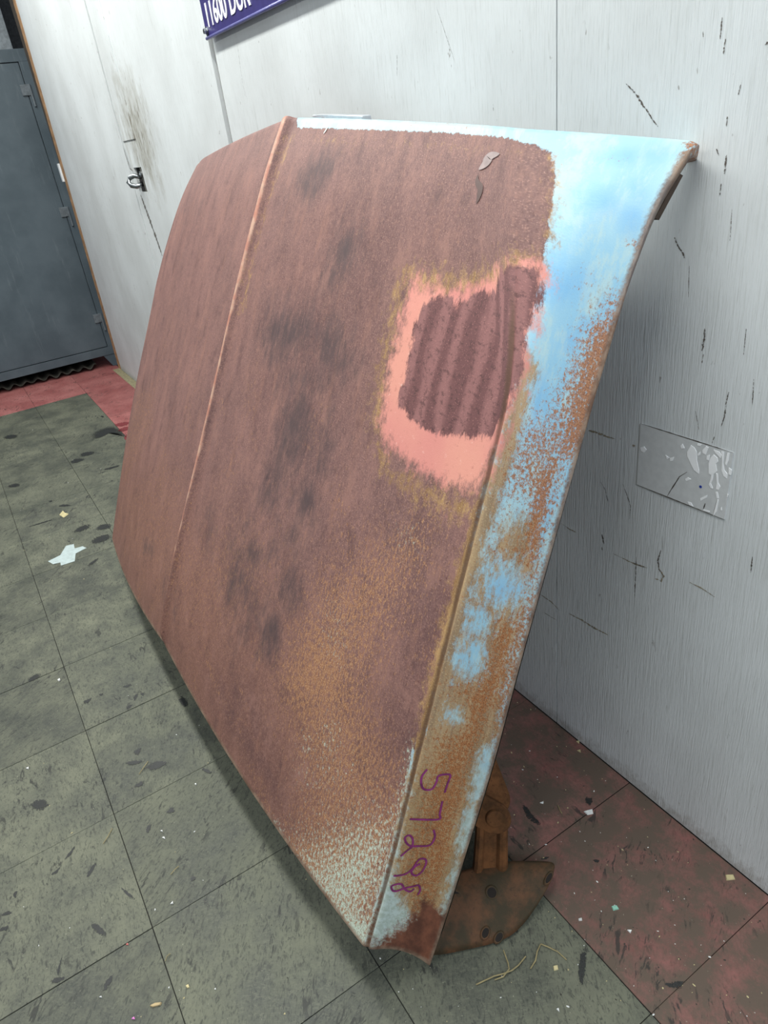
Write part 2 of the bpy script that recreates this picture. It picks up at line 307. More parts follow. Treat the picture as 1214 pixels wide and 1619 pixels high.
        ([(.307,1.207),(.82,1.217),(.83,1.112),(.7,1.062),(.542,1.025),(.481,.832),(.417,.696),(.213,.721),(.179,.957)], 0.55, 0.15),
    ],
    'tan': [
        ([(.494,.506),(.572,.594),(.678,.699),(.735,.726),(.751,.636),(.723,.519),(.705,.398),(.778,.346),(.807,.328),(.812,.108),(.801,-.04),(.659,-.04),(.542,-.04),(.57,.13),(.449,.23),(.462,.373)], 0.5, 0.108),
        ([(.488,.416),(.609,.491),(.668,.416),(.678,.283),(.542,.21),(.446,.243)], 0.62, 0.108),
        ([(.531,-.04),(.81,.341),(.814,.098),(.802,-.04),(.703,-.04)], 0.7, 0.09),
        ([(-.425,.138),(.254,.524),(.483,.536),(.444,.308),(.238,.105),(.009,.035)], 0.3, 0.18),
        ([(-.79,.213),(-.091,.509),(.009,.373),(-.021,.09),(-.454,.028)], 0.3, 0.108),
        ([(-.79,.576),(-.486,.616),(-.409,.438),(-.704,.15),(-.79,.311)], 0.34, 0.09),
        ([(.071,.245),(.542,-.04),(.57,.008),(.494,.05),(.245,.08)], 0.38, 0.036),
    ],
    'pale': [
        ([(.575,-.04),(.712,.18),(.807,.261),(.81,.158),(.806,.078),(.802,-.04),(.746,-.04),(.666,-.04)], 0.6, 0.108),
        ([(.662,-.04),(.732,.023),(.783,.05),(.806,.078),(.809,-.04),(.735,-.04)], 0.82, 0.054),
        ([(.802,.373),(.787,.373),(.787,.251),(.799,.138),(.813,.148),(.807,.283)], 0.7, 0.036),
        ([(.65,-.04),(.659,-.04),(.664,-.04),(.666,-.04),(.664,-.04),(.657,-.04),(.648,-.04),(.639,-.04),(.634,-.04),(.632,-.04),(.634,-.04),(.641,-.04)], 0.7, 0.036),
        ([(.556,.015),(.563,.013),(.565,.005),(.563,-.04),(.561,-.04),(.554,-.04),(.545,-.04),(.538,-.04),(.531,-.04),(.538,.01),(.547,.013)], 0.6, 0.036),
        ([(.609,.01),(.613,.005),(.616,-.04),(.618,-.04),(.613,-.04),(.609,-.04),(.6,-.04),(.593,-.04),(.586,-.04),(.584,-.04),(.588,-.04),(.6,.01)], 0.5, 0.036),
        ([(.636,.261),(.639,.248),(.636,.235),(.629,.225),(.623,.223),(.613,.228),(.609,.238),(.607,.253),(.609,.266),(.613,.273),(.623,.276),(.629,.271)], 0.45, 0.072),
        ([(.586,.208),(.586,.198),(.584,.19),(.581,.185),(.575,.183),(.568,.183),(.565,.19),(.563,.198),(.565,.205),(.57,.213),(.577,.215),(.581,.213)], 0.4, 0.054),
        ([(.694,.238),(.691,.22),(.675,.195),(.65,.168),(.62,.145),(.597,.138),(.586,.143),(.588,.16),(.607,.188),(.634,.215),(.662,.235),(.682,.243)], 0.35, 0.108),
        ([(.803,.14),(.803,.135),(.801,.13),(.79,.125),(.783,.118),(.778,.118),(.776,.12),(.776,.125),(.781,.133),(.785,.14),(.79,.143),(.801,.143)], 0.85, 0.036),
        ([(.705,.656),(.707,.651),(.703,.644),(.694,.636),(.684,.634),(.678,.636),(.673,.641),(.671,.646),(.678,.656),(.684,.661),(.694,.664),(.7,.661)], 0.3, 0.054),
        ([(.6,.438),(.604,.418),(.602,.398),(.593,.386),(.581,.386),(.568,.393),(.559,.411),(.556,.433),(.559,.453),(.565,.463),(.579,.466),(.591,.456)], 0.3, 0.072),
    ],
    'smear': [
        ([(.252,1.17),(.256,1.162),(.249,1.152),(.233,1.142),(.211,1.137),(.185,1.137),(.167,1.142),(.163,1.15),(.167,1.162),(.188,1.17),(.211,1.175),(.233,1.175)], 0.95, 0.09),
        ([(.224,1.13),(.224,1.12),(.215,1.112),(.197,1.107),(.176,1.107),(.156,1.115),(.144,1.125),(.142,1.135),(.153,1.145),(.172,1.15),(.192,1.147),(.213,1.14)], 0.8999999999999999, 0.09),
        ([(.394,1.03),(.389,1.015),(.38,1.002),(.366,.997),(.353,1.002),(.341,1.015),(.339,1.03),(.343,1.047),(.355,1.057),(.369,1.062),(.382,1.057),(.391,1.047)], 0.95, 0.09),
        ([(.385,.984),(.38,.972),(.369,.959),(.355,.954),(.341,.959),(.332,.969),(.327,.982),(.332,.997),(.343,1.007),(.357,1.012),(.371,1.01),(.382,.999)], 0.7, 0.09),
        ([(.314,.872),(.311,.854),(.291,.837),(.256,.824),(.22,.819),(.185,.822),(.167,.834),(.169,.852),(.195,.869),(.229,.882),(.268,.887),(.298,.882)], 1, 0.15),
        ([(.272,.817),(.272,.804),(.259,.792),(.238,.782),(.213,.779),(.192,.782),(.181,.792),(.181,.804),(.195,.817),(.217,.827),(.24,.829),(.261,.827)], 0.8, 0.12),
        ([(.428,.877),(.428,.862),(.417,.847),(.398,.837),(.378,.837),(.357,.842),(.346,.854),(.346,.872),(.355,.887),(.375,.894),(.398,.897),(.417,.889)], 0.8999999999999999, 0.12),
        ([(.467,.854),(.465,.847),(.458,.839),(.442,.832),(.426,.829),(.412,.832),(.403,.837),(.405,.844),(.414,.854),(.43,.859),(.446,.862),(.46,.862)], 0.8999999999999999, 0.09),
        ([(.428,.817),(.426,.799),(.403,.779),(.369,.762),(.325,.752),(.291,.754),(.27,.767),(.275,.787),(.302,.809),(.341,.824),(.382,.832),(.414,.829)], 0.7, 0.15),
        ([(.385,.701),(.382,.666),(.364,.634),(.343,.619),(.32,.621),(.302,.644),(.295,.679),(.3,.716),(.316,.746),(.339,.762),(.362,.757),(.378,.736)], 0.8999999999999999, 0.12),
        ([(.357,.619),(.355,.594),(.343,.571),(.323,.556),(.302,.556),(.286,.569),(.279,.594),(.282,.619),(.295,.641),(.314,.654),(.334,.654),(.35,.641)], 0.8, 0.12),
        ([(.467,.701),(.465,.666),(.456,.639),(.442,.624),(.426,.629),(.414,.651),(.41,.686),(.412,.721),(.423,.749),(.435,.759),(.451,.754),(.462,.731)], 0.7, 0.12),
        ([(.451,.601),(.449,.586),(.439,.574),(.428,.566),(.414,.564),(.405,.571),(.398,.581),(.403,.596),(.41,.609),(.423,.616),(.437,.619),(.446,.611)], 1, 0.09),
        ([(.348,.569),(.35,.549),(.341,.531),(.323,.516),(.298,.509),(.277,.514),(.263,.529),(.263,.549),(.272,.566),(.293,.581),(.316,.586),(.336,.581)], 0.7, 0.12),
        ([(.426,.519),(.428,.504),(.426,.491),(.419,.483),(.407,.481),(.396,.486),(.389,.498),(.387,.511),(.389,.524),(.398,.534),(.407,.534),(.419,.529)], 0.75, 0.09),
        ([(.357,.433),(.35,.406),(.33,.376),(.298,.353),(.263,.343),(.236,.351),(.224,.373),(.231,.406),(.254,.436),(.286,.456),(.32,.463),(.346,.456)], 0.7, 0.15),
        ([(.309,.356),(.307,.331),(.295,.306),(.277,.291),(.254,.283),(.238,.293),(.229,.313),(.229,.338),(.243,.363),(.263,.378),(.284,.383),(.3,.373)], 0.8, 0.12),
        ([(.462,.433),(.46,.413),(.451,.396),(.435,.383),(.421,.381),(.407,.388),(.403,.406),(.405,.426),(.414,.443),(.43,.456),(.446,.458),(.456,.448)], 0.8, 0.09),
        ([(.433,.323),(.43,.303),(.421,.283),(.407,.271),(.394,.268),(.385,.278),(.38,.296),(.385,.318),(.394,.338),(.407,.351),(.419,.351),(.428,.341)], 0.95, 0.09),
        ([(.407,.363),(.407,.343),(.396,.321),(.375,.303),(.35,.291),(.325,.291),(.311,.303),(.314,.326),(.325,.348),(.348,.368),(.373,.378),(.394,.376)], 0.6000000000000001, 0.15),
        ([(.364,.296),(.366,.276),(.357,.253),(.339,.235),(.316,.225),(.295,.228),(.282,.24),(.279,.261),(.291,.283),(.311,.303),(.332,.311),(.353,.308)], 0.6000000000000001, 0.15),
        ([(-.188,.193),(-.191,.18),(-.2,.168),(-.223,.158),(-.248,.15),(-.271,.15),(-.284,.158),(-.287,.168),(-.274,.18),(-.248,.193),(-.223,.198),(-.204,.198)], 0.7, 0.06),
        ([(.032,.691),(.037,.671),(.023,.651),(.009,.639),(-.037,.636),(-.072,.649),(-.095,.669),(-.101,.691),(-.082,.709),(-.05,.719),(-.011,.719),(.016,.709)], 0.4, 0.15),
        ([(.03,.155),(.05,.135),(.06,.118),(.053,.103),(.034,.098),(.011,.105),(-.027,.12),(-.05,.145),(-.063,.165),(-.053,.18),(-.002,.193),(.009,.175)], 0.55, 0.12),
        ([(.146,.383),(.158,.351),(.158,.323),(.146,.306),(.126,.306),(.103,.321),(.082,.348),(.069,.381),(.071,.411),(.082,.426),(.103,.426),(.128,.411)], 0.5, 0.15),
        ([(-.425,1.092),(-.431,1.085),(-.457,1.08),(-.505,1.082),(-.553,1.087),(-.601,1.097),(-.633,1.11),(-.627,1.117),(-.598,1.122),(-.543,1.12),(-.489,1.112),(-.447,1.102)], 0.5, 0.12),
        ([(.121,1.115),(.13,1.112),(.135,1.105),(.133,1.097),(.124,1.09),(.112,1.085),(.101,1.082),(.092,1.087),(.087,1.095),(.089,1.102),(.096,1.11),(.11,1.115)], 0.5, 0.06),
        ([(.398,1.03),(.43,.862),(.469,.716),(.458,.594),(.446,.466),(.439,.318),(.369,.256),(.243,.303),(.275,.478),(.229,.689),(.181,.844),(.309,.992)], 0.38, 0.15),
    ],
}
STROKES = {
    'writing': [[(.824,.351),(.817,.338),(.819,.326),(.826,.318),(.837,.318),(.846,.323),(.85,.336),(.851,.346),(.874,.353),(.874,.338),(.873,.321)], [(.873,.306),(.875,.283),(.875,.273),(.815,.261)], [(.871,.253),(.878,.243),(.876,.23),(.868,.223),(.846,.218),(.83,.215),(.818,.22),(.815,.228),(.822,.233),(.831,.228),(.834,.215),(.825,.205),(.815,.193)], [(.813,.155),(.835,.163),(.847,.175),(.857,.195),(.871,.198),(.875,.19),(.871,.175),(.86,.165),(.848,.168),(.852,.18),(.862,.188)], [(.876,.13),(.879,.14),(.872,.148),(.863,.145),(.85,.14),(.839,.135),(.826,.128),(.817,.128),(.814,.135),(.82,.14),(.833,.143),(.844,.135),(.857,.133),(.864,.14)]],
    'scratch': [[(.666,1.19),(.687,1.2),(.698,1.21),(.73,1.215)], [(.192,1.24),(.188,1.232),(.183,1.225)]],
    'drip': [[(.664,1.182),(.666,1.172),(.68,1.165),(.678,1.152),(.671,1.142)]],
}
GOUGES = [
    ([(-0.724,1.241),(-0.713,1.233),(-0.704,1.225),(-0.696,1.215),(-0.686,1.206),(-0.679,1.197),(-0.67,1.189)], 4),
    ([(-0.593,1.291),(-0.593,1.281),(-0.593,1.271)], 3),
    ([(-0.586,1.27),(-0.587,1.262),(-0.587,1.256)], 3),
    ([(-0.633,1.058),(-0.627,1.048),(-0.618,1.039),(-0.615,1.033)], 4),
    ([(-0.575,0.948),(-0.574,0.933),(-0.576,0.916)], 5),
    ([(-0.573,0.912),(-0.574,0.899)], 3),
    ([(-0.57,1.153),(-0.57,1.142),(-0.57,1.133)], 3),
    ([(-0.573,1.122),(-0.573,1.108)], 3),
    ([(-0.574,1.193),(-0.574,1.183)], 3),
    ([(-0.584,1.16),(-0.58,1.153)], 3),
    ([(-0.743,0.657),(-0.732,0.645),(-0.725,0.623)], 2),
    ([(-0.696,0.67),(-0.685,0.65),(-0.678,0.635),(-0.679,0.611)], 2.2),
    ([(-0.531,0.85),(-0.532,0.831),(-0.535,0.817)], 3),
    ([(-0.53,0.868),(-0.532,0.85)], 4),
    ([(-0.543,0.8),(-0.545,0.79)], 2),
    ([(-0.613,0.579),(-0.617,0.558),(-0.614,0.542),(-0.603,0.532)], 4),
    ([(-0.66,0.544),(-0.659,0.506),(-0.658,0.459)], 3),
    ([(-0.667,0.528),(-0.641,0.532)], 5),
    ([(-0.736,0.555),(-0.731,0.537)], 5),
    ([(-0.735,0.529),(-0.734,0.522)], 3),
    ([(-0.463,0.639),(-0.462,0.612)], 3),
    ([(-0.568,0.803),(-0.576,0.829)], 1.5),
    ([(-0.517,0.955),(-0.516,0.922)], 2),
    ([(-0.498,0.893),(-0.495,0.859)], 2),
    ([(-0.607,1.024),(-0.604,0.984)], 1.2),
    ([(-0.555,1.094),(-0.553,1.058)], 1.5),
    ([(-0.561,1.226),(-0.563,1.214)], 2),
    ([(-0.616,1.281),(-0.615,1.276)], 2),
    ([(-1.245,1.34),(-1.252,1.307)], 1.2),
    ([(-0.987,1.24),(-0.987,1.231)], 2),
    ([(-1.119,1.389),(-1.078,1.306)], 0.8),
    ([(-1.952,1.483),(-1.97,1.364),(-1.956,1.327)], 1.2),
    ([(-0.535,1.26),(-0.538,1.258)], 5),
]
TAN_GOUGES = [
    ([(-0.774,0.744),(-0.753,0.745),(-0.733,0.744),(-0.717,0.745)], 5),
    ([(-0.681,0.745),(-0.676,0.745)], 6),
    ([(-0.835,0.535),(-0.815,0.532),(-0.796,0.532)], 3),
    ([(-0.813,0.334),(-0.779,0.338),(-0.746,0.338),(-0.712,0.342)], 5),
    ([(-0.894,0.337),(-0.862,0.335),(-0.839,0.327)], 3),
    ([(-0.709,0.527),(-0.667,0.528),(-0.636,0.533)], 3),
    ([(-0.616,0.546),(-0.603,0.534),(-0.607,0.522),(-0.619,0.52)], 5),
    ([(-0.556,0.546),(-0.534,0.546),(-0.511,0.542)], 3),
    ([(-0.885,0.295),(-0.848,0.297)], 2),
]
CHIPS = [
    [(-0.582,0.765),(-0.577,0.777),(-0.571,0.775),(-0.567,0.77),(-0.565,0.756),(-0.56,0.743),(-0.56,0.737),(-0.568,0.74),(-0.574,0.748),(-0.581,0.758)],
    [(-0.544,0.768),(-0.54,0.774),(-0.534,0.771),(-0.532,0.766),(-0.535,0.761),(-0.532,0.751),(-0.536,0.745),(-0.541,0.742),(-0.544,0.743),(-0.546,0.758)],
    [(-0.54,0.743),(-0.537,0.744),(-0.537,0.736),(-0.539,0.729),(-0.535,0.722),(-0.538,0.721),(-0.542,0.726),(-0.54,0.735)],
    [(-0.533,0.747),(-0.53,0.747),(-0.528,0.734),(-0.524,0.729),(-0.526,0.723),(-0.53,0.723),(-0.53,0.733)],
    [(-0.529,0.782),(-0.525,0.783),(-0.524,0.765),(-0.521,0.756),(-0.516,0.752),(-0.516,0.745),(-0.521,0.747),(-0.525,0.754),(-0.526,0.769)],
    [(-0.541,0.781),(-0.532,0.781),(-0.528,0.777),(-0.529,0.772),(-0.537,0.777)],
    [(-0.558,0.775),(-0.553,0.783),(-0.549,0.782),(-0.552,0.77),(-0.557,0.771)],
    [(-0.567,0.783),(-0.56,0.784),(-0.562,0.78),(-0.567,0.78)],
    [(-0.565,0.767),(-0.561,0.772),(-0.561,0.767),(-0.564,0.764)],
    [(-0.55,0.769),(-0.546,0.772),(-0.546,0.763),(-0.55,0.763)],
    [(-0.618,0.748),(-0.611,0.746),(-0.615,0.742)],
    [(-0.61,0.746),(-0.603,0.75),(-0.605,0.743),(-0.609,0.741)],
    [(-0.594,0.771),(-0.591,0.775),(-0.587,0.769),(-0.592,0.767)],
    [(-0.665,0.746),(-0.658,0.75),(-0.653,0.746),(-0.657,0.74),(-0.663,0.741)],
    [(-0.581,0.721),(-0.577,0.725),(-0.571,0.724),(-0.579,0.718)],
    [(-0.573,0.685),(-0.567,0.686),(-0.563,0.681),(-0.57,0.681)],
    [(-0.553,0.699),(-0.542,0.709),(-0.543,0.704),(-0.552,0.695)],
    [(-0.53,0.718),(-0.527,0.719),(-0.524,0.71),(-0.527,0.709)],
    [(-0.526,0.708),(-0.524,0.708),(-0.525,0.688),(-0.529,0.679),(-0.529,0.682)],
    [(-0.546,0.683),(-0.535,0.684),(-0.536,0.682),(-0.546,0.681)],
    [(-0.52,0.783),(-0.517,0.784),(-0.517,0.772),(-0.519,0.764),(-0.521,0.766)],
    [(-0.515,0.762),(-0.51,0.76),(-0.51,0.752),(-0.514,0.752)],
    [(-0.519,0.697),(-0.518,0.698),(-0.517,0.693),(-0.519,0.693)],
    [(-0.512,0.722),(-0.51,0.722),(-0.511,0.717),(-0.512,0.717)],
]
PATCH_CRACKS = [[(-0.609,0.681),(-0.603,0.695),(-0.595,0.712),(-0.591,0.721),(-0.579,0.733)], [(-0.546,0.683),(-0.544,0.694)], [(-0.529,0.681),(-0.527,0.697),(-0.526,0.708)]]
TAPE = [(-2.538,-0.853),(-2.551,-0.808),(-2.61,-0.777),(-2.602,-0.75),(-2.564,-0.754),(-2.558,-0.726),(-2.533,-0.717),(-2.521,-0.758),(-2.464,-0.772),(-2.469,-0.819),(-2.494,-0.817),(-2.501,-0.841)]
OIL = [
    [(-3.779,-0.436),(-3.821,-0.382),(-3.813,-0.329),(-3.739,-0.31),(-3.597,-0.317),(-3.68,-0.324),(-3.739,-0.355),(-3.704,-0.399),(-3.709,-0.433)],
    [(-4.171,-0.834),(-4.192,-0.806),(-4.149,-0.768),(-4.106,-0.776),(-4.115,-0.814)],
    [(-3.539,-0.545),(-3.555,-0.524),(-3.522,-0.481),(-3.494,-0.495),(-3.502,-0.543)],
    [(-3.487,-0.603),(-3.5,-0.576),(-3.465,-0.538),(-3.444,-0.562),(-3.452,-0.601)],
    [(-2.712,-0.729),(-2.736,-0.698),(-2.722,-0.665),(-2.689,-0.678),(-2.69,-0.72)],
    [(-2.658,-0.655),(-2.685,-0.636),(-2.671,-0.602),(-2.628,-0.605),(-2.639,-0.639)],
    [(-2.565,-0.693),(-2.592,-0.669),(-2.588,-0.637),(-2.567,-0.624),(-2.536,-0.636),(-2.541,-0.679)],
    [(-4.065,-0.338),(-4.049,-0.318),(-4.018,-0.331)],
    [(-2.998,-0.747),(-3.007,-0.718),(-2.966,-0.693),(-2.977,-0.716)],
    [(-2.898,-0.87),(-2.894,-0.784),(-2.882,-0.783),(-2.89,-0.865)],
    [(-3.418,-0.898),(-3.428,-0.86),(-3.387,-0.844),(-3.373,-0.866)],
    [(-2.403,-0.739),(-2.424,-0.704),(-2.417,-0.696),(-2.39,-0.729)],
    [(-3.095,-0.77),(-3.086,-0.75),(-3.067,-0.757)],
    [(-3.255,-0.497),(-3.247,-0.427),(-3.226,-0.432),(-3.231,-0.487)],
    [(-3.219,-0.536),(-3.224,-0.488),(-3.213,-0.506)],
    [(-1.132,-0.996),(-1.143,-0.988),(-1.151,-0.973),(-1.147,-0.973),(-1.133,-0.986),(-1.127,-0.995)],
    [(-1.183,-1.056),(-1.184,-1.046),(-1.19,-1.033),(-1.174,-1.048)],
    [(-1.199,-1.029),(-1.21,-1.017),(-1.223,-0.998),(-1.202,-1.014)],
    [(-1.019,-1.009),(-1.017,-1.0),(-0.984,-0.988),(-0.988,-0.997),(-1.001,-1.005)],
    [(-0.994,-0.826),(-0.999,-0.819),(-0.994,-0.815),(-0.987,-0.82)],
    [(-1.169,-0.866),(-1.176,-0.85),(-1.154,-0.863),(-1.154,-0.867)],
    [(-1.399,-1.063),(-1.401,-1.047),(-1.373,-1.029),(-1.364,-1.048),(-1.385,-1.067)],
    [(-0.901,-1.01),(-0.905,-0.995),(-0.89,-1.004),(-0.886,-1.017)],
    [(-0.967,-1.082),(-0.995,-1.066),(-0.985,-1.07),(-0.964,-1.077)],
    [(-1.151,-1.156),(-1.152,-1.141),(-1.14,-1.134),(-1.143,-1.145)],
    [(-1.123,-1.159),(-1.118,-1.144),(-1.111,-1.145),(-1.112,-1.156)],
    [(-1.183,-1.13),(-1.189,-1.119),(-1.169,-1.125)],
    [(-1.066,-0.944),(-1.024,-0.926),(-1.022,-0.93),(-1.045,-0.94)],
    [(-0.962,-1.091),(-0.954,-1.07),(-0.947,-1.074),(-0.953,-1.091)],
    [(-1.871,-1.012),(-1.882,-0.983),(-1.864,-0.977),(-1.853,-1.004)],
    [(-1.67,-0.9),(-1.67,-0.875),(-1.657,-0.884),(-1.656,-0.895)],
    [(-1.573,-0.81),(-1.57,-0.789),(-1.558,-0.803)],
    [(-1.594,-0.783),(-1.609,-0.765),(-1.587,-0.774),(-1.58,-0.784)],
    [(-1.599,-0.765),(-1.596,-0.755),(-1.579,-0.759)],
    [(-1.338,-0.824),(-1.337,-0.79),(-1.315,-0.771),(-1.312,-0.807)],
    [(-1.406,-0.831),(-1.403,-0.812),(-1.389,-0.821),(-1.389,-0.831)],
    [(-1.379,-0.858),(-1.376,-0.839),(-1.357,-0.819),(-1.36,-0.843)],
    [(-1.298,-0.859),(-1.301,-0.834),(-1.289,-0.838),(-1.289,-0.852)],
    [(-1.18,-0.821),(-1.187,-0.801),(-1.168,-0.802)],
    [(-1.51,-0.687),(-1.509,-0.673),(-1.47,-0.672),(-1.471,-0.685)],
    [(-1.252,-0.716),(-1.234,-0.702),(-1.216,-0.699),(-1.234,-0.712)],
    [(-1.671,-0.859),(-1.668,-0.843),(-1.655,-0.851)],
    [(-1.659,-0.8),(-1.656,-0.773),(-1.643,-0.782)],
    [(-0.73,-0.208),(-0.723,-0.203),(-0.704,-0.208),(-0.683,-0.207),(-0.682,-0.214),(-0.699,-0.219),(-0.716,-0.215)],
    [(-0.461,-0.325),(-0.459,-0.314),(-0.437,-0.34),(-0.423,-0.362),(-0.438,-0.354)],
    [(-0.567,-0.189),(-0.559,-0.174),(-0.555,-0.184)],
    [(-0.625,-0.262),(-0.619,-0.244),(-0.615,-0.251)],
    [(-0.351,-0.253),(-0.338,-0.227),(-0.332,-0.24),(-0.346,-0.254)],
    [(-0.669,-0.094),(-0.657,-0.087),(-0.649,-0.102),(-0.661,-0.105)],
]
RED_STAIN = [[(-3.851,-0.315),(-3.831,-0.241),(-3.791,-0.237),(-3.772,-0.293)], [(-3.747,-0.317),(-3.749,-0.257),(-3.708,-0.258),(-3.683,-0.305)], [(-3.61,-0.314),(-3.638,-0.28),(-3.553,-0.306),(-3.553,-0.321)]]
CHIP_BITS = [
    ('W', [(-0.648,-0.123),(-0.641,-0.106),(-0.633,-0.112),(-0.638,-0.123)]),
    ('W', [(-0.503,-0.287),(-0.501,-0.281),(-0.497,-0.284),(-0.5,-0.289)]),
    ('G', [(-0.485,-0.226),(-0.481,-0.217),(-0.474,-0.219),(-0.478,-0.229)]),
    ('W', [(-0.442,-0.236),(-0.437,-0.23),(-0.435,-0.236)]),
    ('C', [(-0.472,-0.376),(-0.469,-0.369),(-0.463,-0.373),(-0.466,-0.38)]),
    ('C', [(-0.407,-0.024),(-0.399,-0.013),(-0.392,-0.018),(-0.4,-0.032)]),
    ('W', [(-0.423,-0.417),(-0.422,-0.413),(-0.417,-0.416)]),
    ('C', [(-0.783,-0.005),(-0.78,0.003),(-0.775,-0.005)]),
    ('C', [(-0.764,-0.022),(-0.761,-0.015),(-0.755,-0.02)]),
    ('W', [(-0.715,-0.177),(-0.712,-0.169),(-0.709,-0.173)]),
    ('W', [(-1.811,-0.94),(-1.814,-0.933),(-1.803,-0.933),(-1.801,-0.938)]),
    ('W', [(-1.519,-1.061),(-1.52,-1.054),(-1.511,-1.055)]),
    ('W', [(-1.214,-0.742),(-1.214,-0.738),(-1.207,-0.74)]),
    ('C', [(-2.911,-0.751),(-2.942,-0.732),(-2.908,-0.728),(-2.888,-0.718),(-2.868,-0.741)]),
    ('L', [(-0.814,-0.956),(-0.813,-0.947),(-0.807,-0.937),(-0.804,-0.94),(-0.809,-0.952)]),
    ('W', [(-1.123,-0.844),(-1.122,-0.839),(-1.115,-0.839)]),
    ('W', [(-1.141,-0.842),(-1.141,-0.838),(-1.135,-0.838)]),
    ('P', [(-0.943,-0.964),(-0.944,-0.96),(-0.939,-0.96)]),
    ('K', [(-0.812,-0.987),(-0.813,-0.982),(-0.808,-0.982)]),
    ('W', [(-0.969,-0.873),(-0.972,-0.867),(-0.966,-0.868)]),
    ('W', [(-0.88,-1.025),(-0.879,-1.021),(-0.876,-1.021)]),
    ('W', [(-0.774,-0.856),(-0.774,-0.853),(-0.771,-0.854)]),
    ('C', [(-0.808,-0.895),(-0.808,-0.89),(-0.802,-0.89),(-0.803,-0.894)]),
]
TWIGS = [[(-0.523,-0.496),(-0.519,-0.48),(-0.515,-0.464),(-0.509,-0.45),(-0.505,-0.436),(-0.505,-0.422),(-0.509,-0.402)], [(-0.511,-0.467),(-0.506,-0.453),(-0.509,-0.438),(-0.517,-0.433),(-0.538,-0.425)], [(-0.49,-0.409),(-0.494,-0.394),(-0.503,-0.382),(-0.509,-0.369)], [(-0.509,-0.368),(-0.497,-0.362),(-0.483,-0.355),(-0.466,-0.352)], [(-1.323,-0.839),(-1.334,-0.825),(-1.348,-0.811)], [(-1.186,-0.951),(-1.196,-0.938),(-1.212,-0.926)], [(-1.028,-0.854),(-1.032,-0.844),(-1.036,-0.835)], [(-0.87,-0.912),(-0.875,-0.907),(-0.877,-0.901)], [(-0.688,-0.153),(-0.676,-0.159),(-0.67,-0.16)]]

# ------------------------------------------------------------------ materials of the room
def wall_paint():
    t = NT('worn_white_wall_paint'); p = t.pos()
    streak = t.noise(t.scale(p, (60, 60, 2.2)), 4.0, 4, .6); fine = t.noise(t.scale(p, (260, 260, 14)), 2.0, 3)
    low = t.noise(t.scale(p, (1, 1, .8)), 3.2, 4); speck = t.noise(t.scale(p, (1, 1, .45)), 60, 3, .7); big = t.noise(t.scale(p, (1, 1, .5)), 22, 3, .6)
    col = t.mix(t.ss(low, .3, .7), lin((204, 208, 209)), lin((220, 225, 227)))
    col = t.mix(t.math('MULTIPLY', t.ss(streak, .50, .70), .22), col, lin((176, 180, 176)))
    calm = t.noise(t.scale(p, (1, 1, .7)), 2.6, 3)
    col = t.mix(t.math('MULTIPLY', t.math('MULTIPLY', t.ss(fine, .54, .70), t.ss(calm, .36, .62)), .32), col, lin((160, 164, 160)))
    hair = t.noise(t.scale(p, (1, 1, .05)), 130, 3, .7); patchy = t.noise(t.scale(p, (1, 1, .35)), 9, 4, .6)
    col = t.mix(t.math('MULTIPLY', t.math('MULTIPLY', t.ss(hair, .63, .70), t.ss(patchy, .44, .62)), .55), col, lin((120, 116, 108)))
    # dark pinholes and nicks
    nick = t.math('MULTIPLY', t.ss(speck, .66, .71), t.ss(big, .45, .62)); col = t.mix(t.math('MULTIPLY', nick, .75), col, lin((112, 104, 96)))
    # grime rubbed around the latch, and old splash dirt along the foot of the wall
    sx = t.new('ShaderNodeSeparateXYZ'); t.put(sx.inputs[0], p); x, z = sx.outputs[0], sx.outputs[2]
    dx = t.math('DIVIDE', t.math('ADD', x, 3.06), .27); dz = t.math('DIVIDE', t.math('ADD', z, -1.32), .27)
    r2 = t.math('ADD', t.math('MULTIPLY', dx, dx), t.math('MULTIPLY', dz, dz)); g = t.math('POWER', 2.718, t.math('MULTIPLY', r2, -1.0))
    sm = t.noise(t.scale(p, (1.2, 1, .5), rot=(0, .12, 0)), 16, 5, .65)
    col = t.mix(t.math('MULTIPLY', t.cover(t.math('MULTIPLY', g, .66), sm, 1.2, 2.6), .65), col, lin((150, 146, 132)))
    col = t.mix(t.math('MULTIPLY', t.cover(t.math('MULTIPLY', g, .42), t.noise(t.scale(p, (1.6, 1, .35), rot=(0, .12, 0)), 45, 5, .7), 3, 4.2), .65), col, lin((112, 104, 88)))
    foot = t.ss(z, .0, .07, .62, 0); col = t.mix(t.math('MULTIPLY', t.cover(foot, t.noise(t.scale(p, (1, 1, .6)), 70, 7, .78), 1.0, 3.4), .5), col, lin((112, 100, 84)))
    t.bump(t.math('ADD', t.math('MULTIPLY', streak, .8), t.math('MULTIPLY', fine, .8)), .55, .0022)
    return t.done(col, .55, spec=.35)
